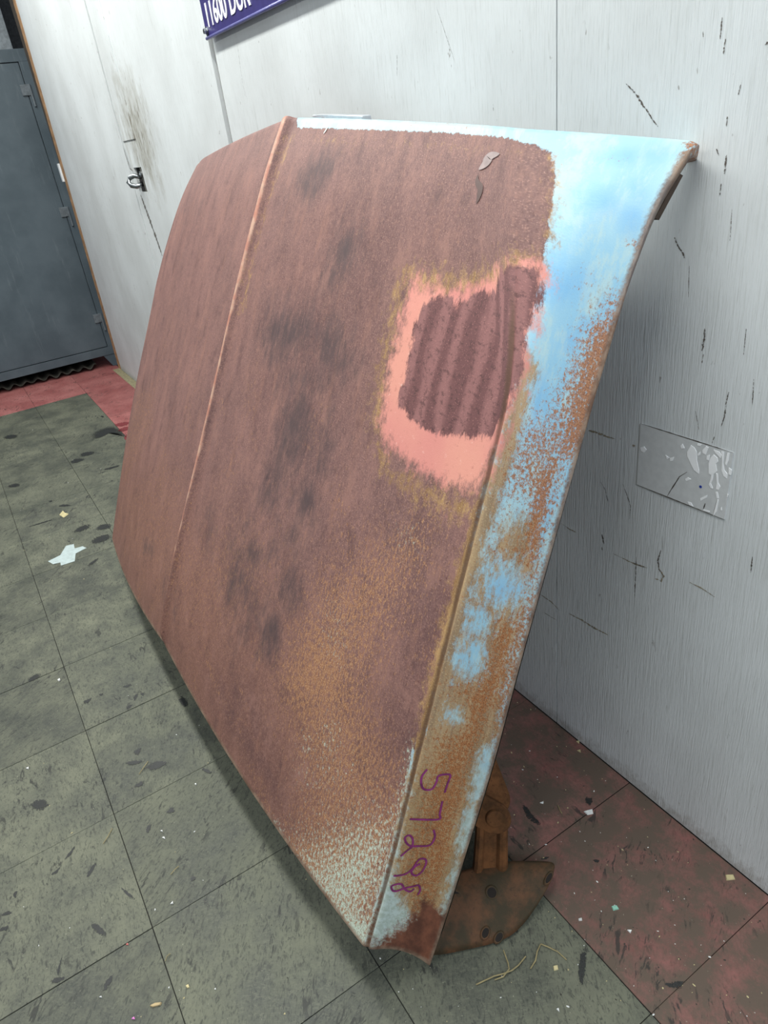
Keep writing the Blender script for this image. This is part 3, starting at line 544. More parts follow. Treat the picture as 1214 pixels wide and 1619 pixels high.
def tile_mat(name, base, lite, dark, dirt_col, dirt_amt):
    t = NT(name); p = t.pos(); r = t.rnd()
    rot = t.new('ShaderNodeVectorRotate', rotation_type='Z_AXIS'); t.put(rot.inputs['Vector'], p); t.put(rot.inputs['Angle'], t.math('MULTIPLY', r, 1.1)); q = rot.outputs[0]
    chaff = t.noise(t.scale(q, (1, .30, 1)), 230, 6, .78, 1.2); chaff2 = t.noise(t.scale(q, (.4, 1, 1)), 190, 5, .7, 1.2); low = t.noise(p, 7, 5, .6)
    dash = t.noise(t.scale(q, (.35, 1, 1)), 85, 5, .65, 1.0); gate = t.noise(p, 9, 3); fleck = t.noise(p, 230, 2)
    col = t.mix(t.ss(low, .28, .72), base, lite)
    col = t.mix(t.math('MULTIPLY', t.ss(chaff, .46, .66), .60), col, lite)
    col = t.mix(t.math('MULTIPLY', t.ss(chaff2, .48, .66), .62), col, dark)
    col = t.mix(t.math('MULTIPLY_ADD', r, .22, -.02, clamp=True), col, dark)
    dirt = t.math('MULTIPLY', t.attr('dirt', kind='OBJECT'), dirt_amt)
    col = t.mix(t.cover(dirt, t.noise(p, 16, 7, .72), .9, 2.8), col, dirt_col)
    col = t.mix(t.math('MULTIPLY', t.math('MULTIPLY', t.ss(dash, .55, .62), t.ss(gate, .47, .60)), .80), col, lin((46, 47, 46)))
    col = t.mix(t.math('MULTIPLY', t.ss(fleck, .72, .76), .5), col, lin((178, 174, 156)))
    t.bump(t.math('ADD', chaff, chaff2), .18, .001)
    return t.done(col, t.ss(low, .3, .7, .48, .72), spec=.3)
M_WALL = wall_paint()
M_BACK = plain('dark_gap_backing', (74, 66, 58), .9)
M_GREY = tile_mat('grey_vinyl_tile', lin((76, 79, 71)), lin((114, 116, 100)), lin((38, 42, 43)), lin((58, 61, 60)), .42)
M_RED = tile_mat('red_vinyl_tile', lin((150, 84, 83)), lin((176, 114, 111)), lin((98, 58, 56)), lin((96, 83, 73)), 1.0)
M_GROUT = plain('black_tile_joint', (34, 33, 31), .95)
M_TAN = plain('bare_plywood_edge', (176, 136, 98), .8, var=.2, sc=25)
M_OIL = ragged('dried_oil', (44, 46, 46), 190, .15, .5, 5.0, .85)
M_REDOIL = ragged('dark_red_smear', (128, 52, 56), 60, .1, .6)
M_GOUGE = ragged('torn_paint_gouge', (96, 86, 78), 260, .3, .95, 5.0, .9)
M_TGOUGE = ragged('tan_filler_gouge', (168, 154, 124), 200, .3, .95, 4.0, .8)
M_CRACK = plain('dark_crack', (84, 78, 72), .95)

# ------------------------------------------------------------------ floor: joint bed with laid tiles
TS, X0 = .3048, -.336
floor = struct(box('floor', (-5.9, -2.45, -.06), (1.2, .02, -.0022), M_GROUT), 'shop floor of worn grey and red vinyl tiles')
def tile_mesh(name, mat):
    bm = bmesh.new(); h = TS/2-.0007; add_box(bm, (-h, -h, -.0022), (h, h, 0), .0005, 1)
    me = bpy.data.meshes.new(name); bm.to_mesh(me); bm.free(); me.materials.append(mat); return me
TG, TR = tile_mesh('tile', M_GREY), tile_mesh('red_tile', M_RED)
for k in range(-5, 18):
    for j in range(8):
        cx, cy = X0-TS*(k-.5), -TS*(j+.5)
        red = j == 0 or cx < -4.61
        o = bpy.data.objects.new('tile', TR if red else TG); COL.objects.link(o); o.parent = floor
        o.location = (cx+random.uniform(-.0004, .0004), cy, random.uniform(-.0005, .0004)); o.rotation_euler = (0, 0, random.uniform(-.0015, .0015))
        o['dirt'] = (.14 if cx < -2.9 else .70) if red else random.uniform(.2, .8)

def flat_decal(name, pts, z, mat, parent, th=.0003):
    bm = bmesh.new(); add_prism(bm, [(x, y, z) for x, y in pts], (0, 0, th)); return bm_obj(name, bm, mat, parent)
for i, pts in enumerate(OIL): stain_fan('oil_stain', pts, lambda x, y, i=i: (x, y, .0007+i*3e-6), M_OIL, floor)
for pts in RED_STAIN: stain_fan('oil_stain', pts, lambda x, y: (x, y, .0007), M_REDOIL, floor)
flat_decal('tan_tile_sliver', [(-5.0, -.002), (-4.25, -.002), (-4.28, -.05), (-5.0, -.05)], .0006, plain('tan_tile', (150, 142, 112), .7), floor)

# ------------------------------------------------------------------ painted board wall
wall = struct(box('wall_right', (-4.98, .0121, .0), (1.2, .12, 2.7), M_BACK), 'white painted board wall the hood leans on')
ZT = 2.7
def slab(name, x0, x1, parent=wall, lean=0.0, y=0.0):
    bm = bmesh.new(); add_prism(bm, [(x0, y, .003), (x1, y, .003), (x1, y, ZT), (x0+lean, y, ZT)], (0, .012, 0)); return bm_obj(name, bm, M_WALL, parent)
slab('wall_panel', -.8468, 1.2); slab('wall_panel', -2.118, -.8492)
bm = bmesh.new(); hx0, hx1, hz0, hz1 = -3.263, -3.146, 1.110, 1.201   # board with the square latch hole cut through
for lo, hi in (((-3.322, 0, .003), (-2.150, .012, hz0)), ((-3.322, 0, hz1), (-2.150, .012, ZT)), ((-3.322, 0, hz0), (hx0, .012, hz1)), ((hx1, 0, hz0), (-2.150, .012, hz1))): add_box(bm, lo, hi)
bmesh.ops.remove_doubles(bm, verts=bm.verts, dist=1e-5); bm_obj('wall_panel', bm, M_WALL, wall)
slab('wall_panel', -4.945, -3.329, lean=.33, y=-.004)
bm = bmesh.new(); add_prism(bm, [(-5.02, -.005, 0), (-4.945, -.005, 0), (-4.615, -.005, ZT), (-4.69, -.005, ZT)], (0, .03, 0)); bm_obj('edge_board', bm, M_TAN, wall)
box('batten', (-3.312, -.003, 1.30), (-3.120, .001, ZT), M_WALL, wall, .001)
box('latch_hole_back', (hx0-.01, .0105, hz0-.01), (hx1+.01, .0118, hz1+.01), plain('latch_hole_dark', (14, 13, 12), .95), wall)
def wall_ribbon(name, pts, width, mat, parent, y=-.0004, rag=.35):
    """torn line in the wall face: ragged ribbon standing a hair proud"""
    P = []
    for (a, b), (c, d) in zip(pts, pts[1:]):
        n = max(2, int(math.hypot(c-a, d-b)/.006))
        P += [(a+(c-a)*k/n, b+(d-b)*k/n) for k in range(n)]
    P.append(pts[-1]); L, Rr = [], []
    for i, p in enumerate(P):
        q0, q1 = P[max(0, i-1)], P[min(len(P)-1, i+1)]; dx, dz = q1[0]-q0[0], q1[1]-q0[1]; l = math.hypot(dx, dz) or 1
        f = math.sin(math.pi*(i+.35)/(len(P)-.3))**.6 if len(P) > 2 else .7
        wd = width/2*max(.15, f)*(1+random.uniform(-rag, rag)); L.append((p[0]-dz/l*wd, p[1]+dx/l*wd)); Rr.append((p[0]+dz/l*wd, p[1]-dx/l*wd))
    n = len(L); vs = [(x, y, z) for x, z in L]+[(x, y, z) for x, z in P]+[(x, y, z) for x, z in Rr]
    o = mesh_obj(name, vs, [(i, i+1, n+i+1, n+i) for i in range(n-1)]+[(n+i, n+i+1, 2*n+i+1, 2*n+i) for i in range(n-1)], mat, parent)
    a = o.data.attributes.new('e', 'FLOAT', 'POINT'); a.data.foreach_set('value', [.35]*n+[.72]*n+[.35]*n); return o
for i, (pts, wd) in enumerate(GOUGES): wall_ribbon('gouge', pts, wd*.001*.8, M_GOUGE, wall)
for pts, wd in TAN_GOUGES: wall_ribbon('gouge', pts, wd*.001, M_TGOUGE, wall, -.0006)
wall_ribbon('gouge', [(-3.325, 1.29), (-3.300, 1.20), (-3.27, 1.19)], .007, M_CRACK, wall, -.0052); wall_ribbon('gouge', [(-3.262, 1.10), (-3.20, .95), (-3.17, .86)], .03, M_GOUGE, wall, -.0006, .7)

# painted-over plate on the wall with flaked white spots
patch = tag(box('painted_plate', (-.6675, -.0016, .680), (-.5115, -.0001, .7855), plain('dull_painted_plate', (208, 211, 212), .5, var=.03, sc=90)), 'small rectangular plate painted over on the white wall, with flaking white chips', 'wall plate')
for pts in CHIPS:
    bm = bmesh.new(); add_prism(bm, [(x, -.0021, z) for x, z in pts], (0, .0006, 0)); bm_obj('paint_flake', bm, None, patch)
M_FLAKE = plain('fresh_white_paint', (250, 252, 254), .5, var=.01)
for c in patch.children: c.data.materials.append(M_FLAKE)
for pts in PATCH_CRACKS: wall_ribbon('crack', pts, .0016, M_CRACK, patch, -.0018)
wall_ribbon('crack', [(-.6675, .7858), (-.5115, .7858)], .0018, M_CRACK, patch, -.0018); wall_ribbon('crack', [(-.6675, .6798), (-.5115, .6798)], .0014, M_CRACK, patch, -.0018)
bm = bmesh.new(); add_prism(bm, [(-.5545+.0022*math.cos(a*.6283), -.0020, .7175+.0022*math.sin(a*.6283)) for a in range(10)], (0, .0005, 0)); bm_obj('blue_dot', bm, plain('blue_ink', (44, 70, 170), .5), patch)

# latch in the square hole
M_STEEL = plain('bright_zinc_steel', (150, 155, 158), .30, 1.0, var=.15)
hasp = empty('hasp_staple', (-3.19, -.01, 1.155))
pl = box('strike_plate', (-3.178, .0015, 1.112), (-3.150, .0075, 1.199), plain('grey_strike_plate', (118, 116, 108), .5, .6), None, .001); attach(pl, hasp)
bm = bmesh.new(); add_tube(bm, [(-3.200, .004, 1.166), (-3.215, -.018, 1.173), (-3.228, -.036, 1.166), (-3.234, -.043, 1.152), (-3.228, -.036, 1.139), (-3.215, -.018, 1.133), (-3.200, .004, 1.140)], .0095, 10)
lp = bm_obj('loop', bm, M_STEEL, None, True); attach(lp, hasp)
bm = bmesh.new(); add_tube(bm, [(-3.170, .003, 1.176), (-3.170, -.006, 1.176)], .011, 14); nt = bm_obj('bolt_head', bm, M_STEEL); attach(nt, hasp)
tag(hasp, 'shiny steel latch loop sticking out of a square hole in the white wall', 'latch')

# ------------------------------------------------------------------ street sign, cut by the top of the picture
M_SIGN = plain('dark_blue_enamel', (58, 52, 112), .35, var=.06); M_SIGNW = plain('white_sign_letters', (238, 240, 246), .4, var=.02)
sign = empty('street_sign', (-2.118, -.012, 1.484))
bm = bmesh.new(); add_box(bm, (-2.118, -.014, 1.484), (-1.30, -.011, 1.645), .001); sp = bm_obj('sign_plate', bm, M_SIGN); attach(sp, sign)
for z in (1.486, 1.643):
    bm = bmesh.new(); add_tube(bm, [(-2.118, -.0145, z), (-1.30, -.0145, z)], .0042, 10); q = bm_obj('rolled_edge', bm, plain('blue_enamel_edge', (96, 96, 156), .3, var=.05), None, True); attach(q, sign)
tc = bpy.data.curves.new('lettering', 'FONT'); tc.body = '11600 DUR'; tc.size = .080; tc.extrude = .0006; tc.offset = .0016; tc.resolution_u = 4; tc.space_character = 1.0
to = bpy.data.objects.new('tmp_text', tc); COL.objects.link(to); bpy.context.view_layer.update()
me = bpy.data.meshes.new_from_object(to.evaluated_get(bpy.context.evaluated_depsgraph_get())); bpy.data.objects.remove(to)
lt = bpy.data.objects.new('lettering', me); COL.objects.link(lt); me.materials.clear(); me.materials.append(M_SIGNW); lt.parent = sign
lt.rotation_euler = (math.pi/2, 0, 0); lt.scale = (.76, .88, 1); lt.location = (.020, -.0030, .024); lt['label'] = 'white sign lettering 11600 D'
bm = bmesh.new(); add_tube(bm, [(-2.106, -.010, 1.501), (-2.106, -.024, 1.501)], [.007, .006], 12); add_tube(bm, [(-2.106, -.012, 1.501), (-2.106, -.0165, 1.501)], .010, 12); sc_ = bm_obj('screw', bm, M_STEEL, None, False); attach(sc_, sign)
tag(sign, 'dark blue street sign with white lettering screwed high on the wall', 'sign')

# ------------------------------------------------------------------ grey steel cabinet at the far end
M_CAB = NT('grey_cabinet_enamel'); _p = M_CAB.pos(); _n = M_CAB.noise(_p, 5, 5); _s = M_CAB.noise(M_CAB.scale(_p, (1, 9, 1), rot=(.6, 0, 0)), 3, 5, .7)
_c = M_CAB.mix(M_CAB.ss(_n, .3, .7), lin((70, 82, 90)), lin((84, 96, 104))); _c = M_CAB.mix(M_CAB.math('MULTIPLY', M_CAB.ss(_s, .58, .75), .35), _c, lin((128, 138, 144)))
M_CAB = M_CAB.done(_c, .5, spec=.4)
M_HINGE = plain('worn_grey_hinge', (108, 116, 122), .5, .2)
back = struct(box('wall_back', (-5.95, -2.45, 0), (-5.80, .9, 2.7), plain('dim_grey_back_wall', (70, 72, 74), .9)), 'dim wall behind the steel cabinet')
CX = -5.10
cab = empty('steel_cabinet', (CX, -.45, 0))
def cabpart(name, lo, hi, mat=M_CAB, par=cab, bev=.002):
    o = box(name, lo, hi, mat, None, bev); o.parent = par
    o.location = Vector((0, 0, 0))-cab.location if par is cab else Vector((0, 0, 0)); return o
cabpart('body', (CX-.55, -1.0, .085), (CX-.012, .034, 1.855))
cabpart('top_rail', (CX-.012, -1.0, 1.795), (CX+.004, .034, 1.857)); cabpart('bottom_rail', (CX-.012, -1.0, .083), (CX+.004, .034, .135))
cabpart('side_rail', (CX-.012, -.018, .135), (CX+.004, .034, 1.795))
door = cabpart('door', (CX-.012, -.97, .140), (CX+.001, -.023, 1.790))
for z in (1.655, .997, .333):
    h = cabpart('hinge', (CX, -.052, z-.028), (CX+.010, -.004, z+.028), M_HINGE, cab, .003)
    bm = bmesh.new(); add_tube(bm, [(CX+.010, -.002, z-.085), (CX+.010, -.002, z+.028)], .006, 10); k_ = bm_obj('hinge_barrel', bm, M_HINGE, h)
for y0, y1 in ((-.035, .030), (-.99, -.93)):
    bm = bmesh.new(); add_prism(bm, [(CX, y0-.03, .085), (CX, y1, .085), (CX, y1, 0.001), (CX, y0+.015, 0.001)], (-.05, 0, 0)); lg = bm_obj('leg', bm, M_CAB, cab); lg.location = -cab.location
tag(cab, 'tall dark grey steel cabinet with hinged door at the end of the wall', 'cabinet')
sb = tag(box('steel_box', (-5.6, -1.0, 1.858), (-5.16, -.015, 2.30), plain('pale_grey_steel', (128, 136, 142), .5, .1), None, .004), 'pale grey steel box on top of the dark cabinet', 'box')
# corrugated sheet pushed under the cabinet
vs, fs = [], []; NY, NX = 120, 6
for i in range(NX):
    for j in range(NY):
        y = -.91+j*(.79/(NY-1)); x = -5.135-.08*i+.012*math.sin(y*61)+.03*(y+.5); z = .026+.011*math.sin(y*2*math.pi/.075)+.005*i; vs.append((x, y, z))
for i in range(NX-1):
    for j in range(NY-1): fs.append((i*NY+j, i*NY+j+1, (i+1)*NY+j+1, (i+1)*NY+j))
cs = mesh_obj('corrugated_sheet', vs, fs, plain('dirty_dark_sheet', (62, 60, 54), .85, var=.25, sc=30), None, True)
md = cs.modifiers.new('thickness', 'SOLIDIFY'); md.thickness = .004; tag(cs, 'dirty dark corrugated sheet pushed under the steel cabinet', 'corrugated sheet')
tab = tag(box('white_catch', (-4.905, -.016, 1.165), (-4.868, -.0052, 1.262), plain('white_plastic', (226, 232, 236), .4, var=.03), None, .003), 'small white catch on the bare edge of the end board', 'catch')

# ------------------------------------------------------------------ the car hood
def poly_sd(S, T, pts):
    """signed distance (positive inside) of chart points to a polygon"""
    P = np.array(pts); d = np.full(S.shape, 1e9); ins = np.zeros(S.shape, bool); n = len(P)
    for i in range(n):
        ax, ay = P[i]; bx, by = P[(i+1) % n]; ex, ey = bx-ax, by-ay; L = ex*ex+ey*ey+1e-12
        u = np.clip(((S-ax)*ex+(T-ay)*ey)/L, 0, 1); d = np.minimum(d, (S-ax-u*ex)**2+(T-ay-u*ey)**2)
        c = ((ay > T) != (by > T)) & (S < (bx-ax)*(T-ay)/(by-ay if by != ay else 1e-12)+ax); ins ^= c
    d = np.sqrt(d); return np.where(ins, d, -d)
def mask_field(name, S, T):
    pos = np.zeros(S.shape); neg = np.zeros(S.shape)
    for pts, st, so in MASKS[name]:
        x = np.clip(poly_sd(S, T, pts)/so*.5+.5, 0, 1); x = x*x*(3-2*x)*abs(st)
        if st > 0: pos = np.maximum(pos, x)
        else: neg = np.maximum(neg, x)
    return np.clip(pos-neg, 0, 1)

half = np.concatenate([np.linspace(0, .04, 22)[:-1], np.linspace(.04, .96, 140)[:-1], np.linspace(.96, 1.12, 26)[:-1], np.linspace(1.12, 2, 30)])
AA = np.concatenate([-half[::-1][:-1], half]); VV = np.concatenate([np.linspace(0, .03, 8)[:-1], np.linspace(.03, .97, 200)[:-1], np.linspace(.97, 1, 8)])
ga, gv = np.meshgrid(AA, VV); G = hood_world(ga, gv); NV, NA = ga.shape
du = np.gradient(G, axis=1); dv = np.gradient(G, axis=0); NRM = np.cross(du, dv); NRM /= np.linalg.norm(NRM, axis=2, keepdims=True)
gs, gt = chart(ga, gv)
verts = [G.reshape(-1, 3)]; VS = [gs.ravel()]; VT = [gt.ravel()]
ii = np.arange(NV*NA).reshape(NV, NA)
faces = np.stack([ii[:-1, :-1], ii[:-1, 1:], ii[1:, 1:], ii[1:, :-1]], -1).reshape(-1, 4).tolist()
# folded rim all round: the edge rolls over and turns in
loop = [(0, j) for j in range(NA)]+[(i, NA-1) for i in range(1, NV)]+[(NV-1, j) for j in range(NA-2, -1, -1)]+[(i, 0) for i in range(NV-2, 0, -1)]
li = np.array([ii[p] for p in loop]); B = G.reshape(-1, 3)[li]; Nb = NRM.reshape(-1, 3)[li]
out = np.zeros_like(B)
for k, (i, j) in enumerate(loop):
    o_ = np.zeros(3)
    if i == 0: o_ += G[0, j]-G[1, j]
    if i == NV-1: o_ += G[-1, j]-G[-2, j]
    if j == 0: o_ += (G[i, 0]-G[i, 1])*(3 if i in (0, NV-1) else 1)
    if j == NA-1: o_ += (G[i, -1]-G[i, -2])*(3 if i in (0, NV-1) else 1)
    out[k] = o_/np.linalg.norm(o_)
top = np.array([1.0 if i == NV-1 else 0.0 for i, j in loop])
rr = np.where(top > 0, .0085, .0030); dep = np.where(top > 0, .026, .011)
cS, cT = gs.ravel()[li], gt.ravel()[li]; oS = np.array([(j == NA-1)-(j == 0) for i, j in loop], float); oT = np.array([(i == NV-1)-(i == 0) for i, j in loop], float)
prev = li; base = NV*NA; nl = len(loop)
prof = [(math.sin(math.radians(d)), 1-math.cos(math.radians(d)), 0) for d in (22, 45, 67, 90)]+[(1, 1, .5), (1, 1, 1.0), (.2, 1.1, 1.05)]
for q, (fo, fn, fd) in enumerate(prof):
    pts = B+out*(rr*fo)[:, None]-Nb*(rr*fn+dep*fd)[:, None]
    if q == len(prof)-1: pts = pts-out*.014
    verts.append(pts); VS.append(cS+oS*.004*(q+1)); VT.append(cT+oT*.004*(q+1))
    cur = base+np.arange(nl)
    for k in range(nl): faces.append([prev[k], cur[k], cur[(k+1) % nl], prev[(k+1) % nl]])
    prev = cur; base += nl
verts = np.concatenate(verts); VS = np.concatenate(VS); VT = np.concatenate(VT)
hood = empty('car_hood', tuple(HO)); hoff = -Vector(tuple(HO))
skin = mesh_obj('outer_skin', verts, [[int(x) for x in f_] for f_ in faces], None, hood, True); skin.location = hoff
me = skin.data
a_ = me.attributes.new('st', 'FLOAT_VECTOR', 'POINT'); a_.data.foreach_set('vector', np.stack([VS, VT, np.zeros_like(VS)], 1).astype('f').ravel())
FIELDS = {k: mask_field(k, VS, VT) for k in MASKS}
edge = np.minimum.reduce([.96-np.abs(VS), VT, 9+0*VT])
FIELDS['rim'] = np.clip(1-edge/.012, 0, 1)*np.where(VT > 1.24, 0, 1)
FIELDS['bead'] = np.exp(-((VS+.003)/(.0085+.005*np.clip((VT-.7)/.5, 0, 1)))**2)*np.clip((VT-.02)/.5, .15, 1)
FIELDS['crease'] = np.exp(-((VS-.8035)/.0028)**2)*np.clip((1.08-VT)/.1, 0, 1)*.9  # thin line mask for the painted shadow in the crease groove
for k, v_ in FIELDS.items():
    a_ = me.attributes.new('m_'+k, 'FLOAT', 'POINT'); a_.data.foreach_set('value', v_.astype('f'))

def hood_paint():
    t = NT('rusted_hood_paint'); st = t.attr('st', True); A = lambda k: t.attr('m_'+k); MU = lambda a, b: t.math('MULTIPLY', a, b)
    fine = t.noise(st, 420, 3, .6); speck = t.noise(st, 210, 4, .65); grain = t.noise(t.scale(st, (1, .34, 1)), 300, 4, .65); streak = t.noise(t.scale(st, (1, .10, 1)), 60, 5, .65)
    med = t.noise(st, 24, 6, .65); low = t.noise(t.scale(st, (1, .6, 1)), 6, 5, .55); clot = t.noise(st, 90, 6, .78); cloud = t.noise(t.scale(st, (1, .4, 1)), 16, 6, .7)
    sp = t.new('ShaderNodeSeparateXYZ'); t.put(sp.inputs[0], st); S, T = sp.outputs[0], sp.outputs[1]
    C = lambda r, g, b: lin((r, g, b))
    rust = t.mix(t.ss(low, .30, .70), C(116, 87, 84), C(132, 98, 93))
    rust = t.mix(MU(t.ss(cloud, .40, .66), .55), rust, C(104, 76, 74))
    # redder towards the tail, greyer brown near the nose
    rust = t.mix(t.ss(T, .60, .05, 0, .65), rust, C(126, 87, 72))
    rust = t.mix(MU(A('maroon'), t.ss(med, .2, .6)), rust, C(102, 73, 71))
    rust = t.mix(MU(t.ss(grain, .50, .68), .42), rust, C(160, 118, 104))
    rust = t.mix(MU(t.ss(grain, .48, .32), .45), rust, C(78, 50, 46))
    rust = t.mix(MU(t.ss(fine, .54, .68), .50), rust, C(186, 146, 132))
    rust = t.mix(MU(t.ss(fine, .44, .30), .45), rust, C(74, 46, 44))
    mott = t.noise(t.scale(st, (1, .45, 1)), 22, 8, .75); rust = t.mix(MU(t.ss(mott, .50, .66), .55), rust, C(148, 110, 100)); rust = t.mix(MU(t.ss(mott, .48, .34), .55), rust, C(86, 62, 62))
    rust = t.mix(MU(t.ss(streak, .52, .70), .30), rust, C(150, 108, 92))
    tanm = t.math('MAXIMUM', A('tan'), t.ss(t.noise(t.scale(st, (1, .5, 1)), 9, 5, .65), .42, .66, .04, t.ss(T, 1.0, .45, .14, .34)))
    col = t.mix(MU(t.cover(tanm, t.noise(t.scale(st, (1, .32, 1)), 260, 6, .75), 1.7, 5.0), .85), rust, t.mix(t.ss(fine, .4, .6), C(144, 96, 68), C(184, 142, 104)))
    col = t.mix(t.cover(A('pale'), t.noise(t.scale(st, (1, .45, 1)), 230, 6, .78), 1.8, 5.5), col, t.mix(t.ss(fine, .4, .6), C(168, 178, 158), C(200, 212, 200)))
    pit = MU(t.ss(speck, .60, .66), t.ss(A('maroon'), .1, .6)); col = t.mix(MU(pit, .75), col, C(80, 42, 40))
    smear = t.cover(A('smear'), t.noise(t.scale(st, (1, .30, 1)), 46, 7, .75), 1.0, 3.2); col = t.mix(MU(smear, .80), col, C(82, 68, 70))
    smear2 = t.cover(A('smear'), t.noise(t.scale(st, (1, .25, 1)), 120, 5, .75), 1.6, 4.5); col = t.mix(MU(smear2, .35), col, C(60, 52, 54))
    # old blue paint with washed and deeper places
    blue = t.mix(t.ss(low, .35, .65), C(140, 188, 214), C(166, 202, 214)); blue = t.mix(MU(t.ss(mott, .46, .6), .55), blue, C(184, 206, 202))
    blue = t.mix(MU(t.cover(A('deep'), med, .8, 1.6), .65), blue, C(112, 172, 217))
    blue = t.mix(t.ss(T, .50, .22, 0, .8), blue, t.mix(t.ss(clot, .4, .6), C(168, 176, 158), C(196, 206, 198)))
    bm_ = t.cover(A('blue'), t.noise(t.scale(st, (1, .6, 1)), 70, 6, .75), 4, 2.6); col = t.mix(bm_, col, blue)
    ochf = MU(t.cover(A('och'), t.noise(t.scale(st, (1, .6, 1)), 80, 8, .80), 1.5, 3.8), .90)
    och = t.mix(t.ss(streak, .35, .65), C(136, 102, 62), C(176, 140, 94)); och = t.mix(MU(t.ss(fine, .5, .66), .5), och, C(206, 178, 128)); col = t.mix(ochf, col, och)
    rs = t.cover(A('rust'), t.noise(st, 150, 8, .84), 2.6, 6.0); rcol = t.mix(t.ss(fine, .38, .62), C(132, 82, 50), C(178, 120, 76)); col = t.mix(MU(rs, .95), col, rcol)
    col = t.mix(t.cover(A('foot'), t.noise(st, 50, 6, .7), 1.6, 3.0), col, t.mix(t.ss(med, .3, .7), C(88, 54, 44), C(134, 84, 64)))
    # pink primer and the bare rectangle rubbed through it
    pk = t.mix(t.ss(low, .4, .65), C(204, 134, 125), C(212, 147, 131)); pf = t.cover(A('pink'), t.noise(t.scale(st, (1, .5, 1)), 55, 8, .80), 1.4, 4.2); col = t.mix(pf, col, pk)
    col = t.mix(MU(MU(t.ss(clot, .60, .68), pf), .5), col, C(236, 208, 196)); col = t.mix(MU(MU(t.ss(clot, .42, .34), pf), .5), col, C(164, 104, 92))
    stripe = t.math('SINE', t.math('MULTIPLY_ADD', t.math('ADD', S, MU(t.noise(t.scale(st, (1, .3, 1)), 14, 4, .6), .06)), 150.0, 0.0)); stripe = t.ss(stripe, -.8, .9)
    pc = t.mix(MU(stripe, .8), C(106, 70, 70), C(144, 100, 98)); pc = t.mix(MU(t.ss(clot, .50, .62), .65), pc, C(72, 48, 49)); pc = t.mix(MU(t.ss(fine, .58, .68), .5), pc, C(188, 132, 124))
    col = t.mix(t.cover(A('patch'), t.noise(t.scale(st, (1, .35, 1)), 50, 7, .8), 3, 3.6), col, pc)
    col = t.mix(MU(t.cover(A('crease'), t.noise(t.scale(st, (1, .2, 1)), 90, 4), .8, 2.0), .8), col, C(92, 66, 50))  # shadow of the crease groove, painted into the colour as a dark brown line
    # worn bead and rusty rim
    col = t.mix(MU(t.cover(A('bead'), t.noise(t.scale(st, (1, .25, 1)), 60, 4), 1.5, 2.4), .75), col, t.mix(t.ss(med, .4, .6), C(186, 126, 106), C(200, 164, 142)))
    col = t.mix(MU(t.cover(A('rim'), speck, .8, 2.0), .9), col, t.mix(t.ss(med, .4, .6), C(104, 80, 66), C(146, 124, 106)))
    nz = t.math('ADD', MU(fine, .7), MU(clot, .6)); t.bump(nz, .22, .0012)
    rough = t.mix(bm_, (.62,)*3+(1,), (.45,)*3+(1,))
    return t.done(col, rough, spec=.35)
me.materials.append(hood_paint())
skin['label'] = 'rust-brown sheet with pale blue paint along its side band'

def on_hood(S, T, lift):
    a, v = unchart(np.array([S]), np.array([T])); e = 1e-3
    p = hood_world(a, v)[0]; n = np.cross(hood_world(a+e, v)[0]-p, hood_world(a, v+e)[0]-p); n /= np.linalg.norm(n); return p+n*lift, n
def stroke(name, lines, width, mat, parent, lift=.0012, taper=False):
    vs, fs = [], []
    for ln in lines:
        pts = []
        for i in range(len(ln)-1):   # smooth the hand-drawn line
            p0, p1, p2, p3 = [np.array(ln[min(max(i+d, 0), len(ln)-1)]) for d in (-1, 0, 1, 2)]
            for u in np.linspace(0, 1, 6)[:-1]: pts.append(.5*((2*p1)+(-p0+p2)*u+(2*p0-5*p1+4*p2-p3)*u*u+(-p0+3*p1-3*p2+p3)*u**3))
        pts.append(np.array(ln[-1])); W = [on_hood(*p, lift) for p in pts]; b0 = len(vs)
        for i, (p, n) in enumerate(W):
            d = W[min(i+1, len(W)-1)][0]-W[max(i-1, 0)][0]; d /= np.linalg.norm(d)+1e-9; c = np.cross(d, n)
            wd = width*(.5 if not taper else .5*max(.15, math.sin(math.pi*(i+.5)/len(W)))); vs += [p+c*wd, p-c*wd]
        fs += [(b0+2*i, b0+2*i+1, b0+2*i+3, b0+2*i+2) for i in range(len(W)-1)]
    o = mesh_obj(name, vs, fs, mat, parent, True); return o
stroke('marker_writing', STROKES['writing'], .0034, plain('purple_marker', (132, 44, 108), .6, var=.2), skin)['label'] = 'purple hand-written marker numbers'
stroke('scuff', STROKES['scratch'][:1], .016, plain('grey_scuff', (142, 124, 122), .5), skin, taper=True)
stroke('scuff', STROKES['scratch'][1:], .004, plain('white_scratch', (214, 216, 212), .6), skin, taper=True)
stroke('rust_drip', STROKES['drip'], .009, plain('dark_drip', (74, 44, 38), .5), skin, taper=True)

# pressed stiffening frame on the underside
M_UNDER = plain('rusty_underside', (112, 82, 62), .8, var=.35, sc=18)
def rail(path, r, squash=.6):
    bm = bmesh.new(); add_tube(bm, path, r, 8, True, squash); o = bm_obj('stiffener', bm, M_UNDER, hood, True); o.location = hoff
hp = lambda a, v, d: tuple(hood_world(np.array([a]), np.array([v]))[0]-EN*d)
for sg in (-1, 1):
    rail([hp(sg*.90, v, .035) for v in np.linspace(.04, .96, 14)], .022)
    rail([hp(sg*(.08+.78*u), .08+.84*u, .036) for u in np.linspace(0, 1, 14)], .020)
rail([hp(a, .035, .034) for a in np.linspace(-.9, .9, 16)], .022); rail([hp(a, .955, .036) for a in np.linspace(-.88, .88, 16)], .022)
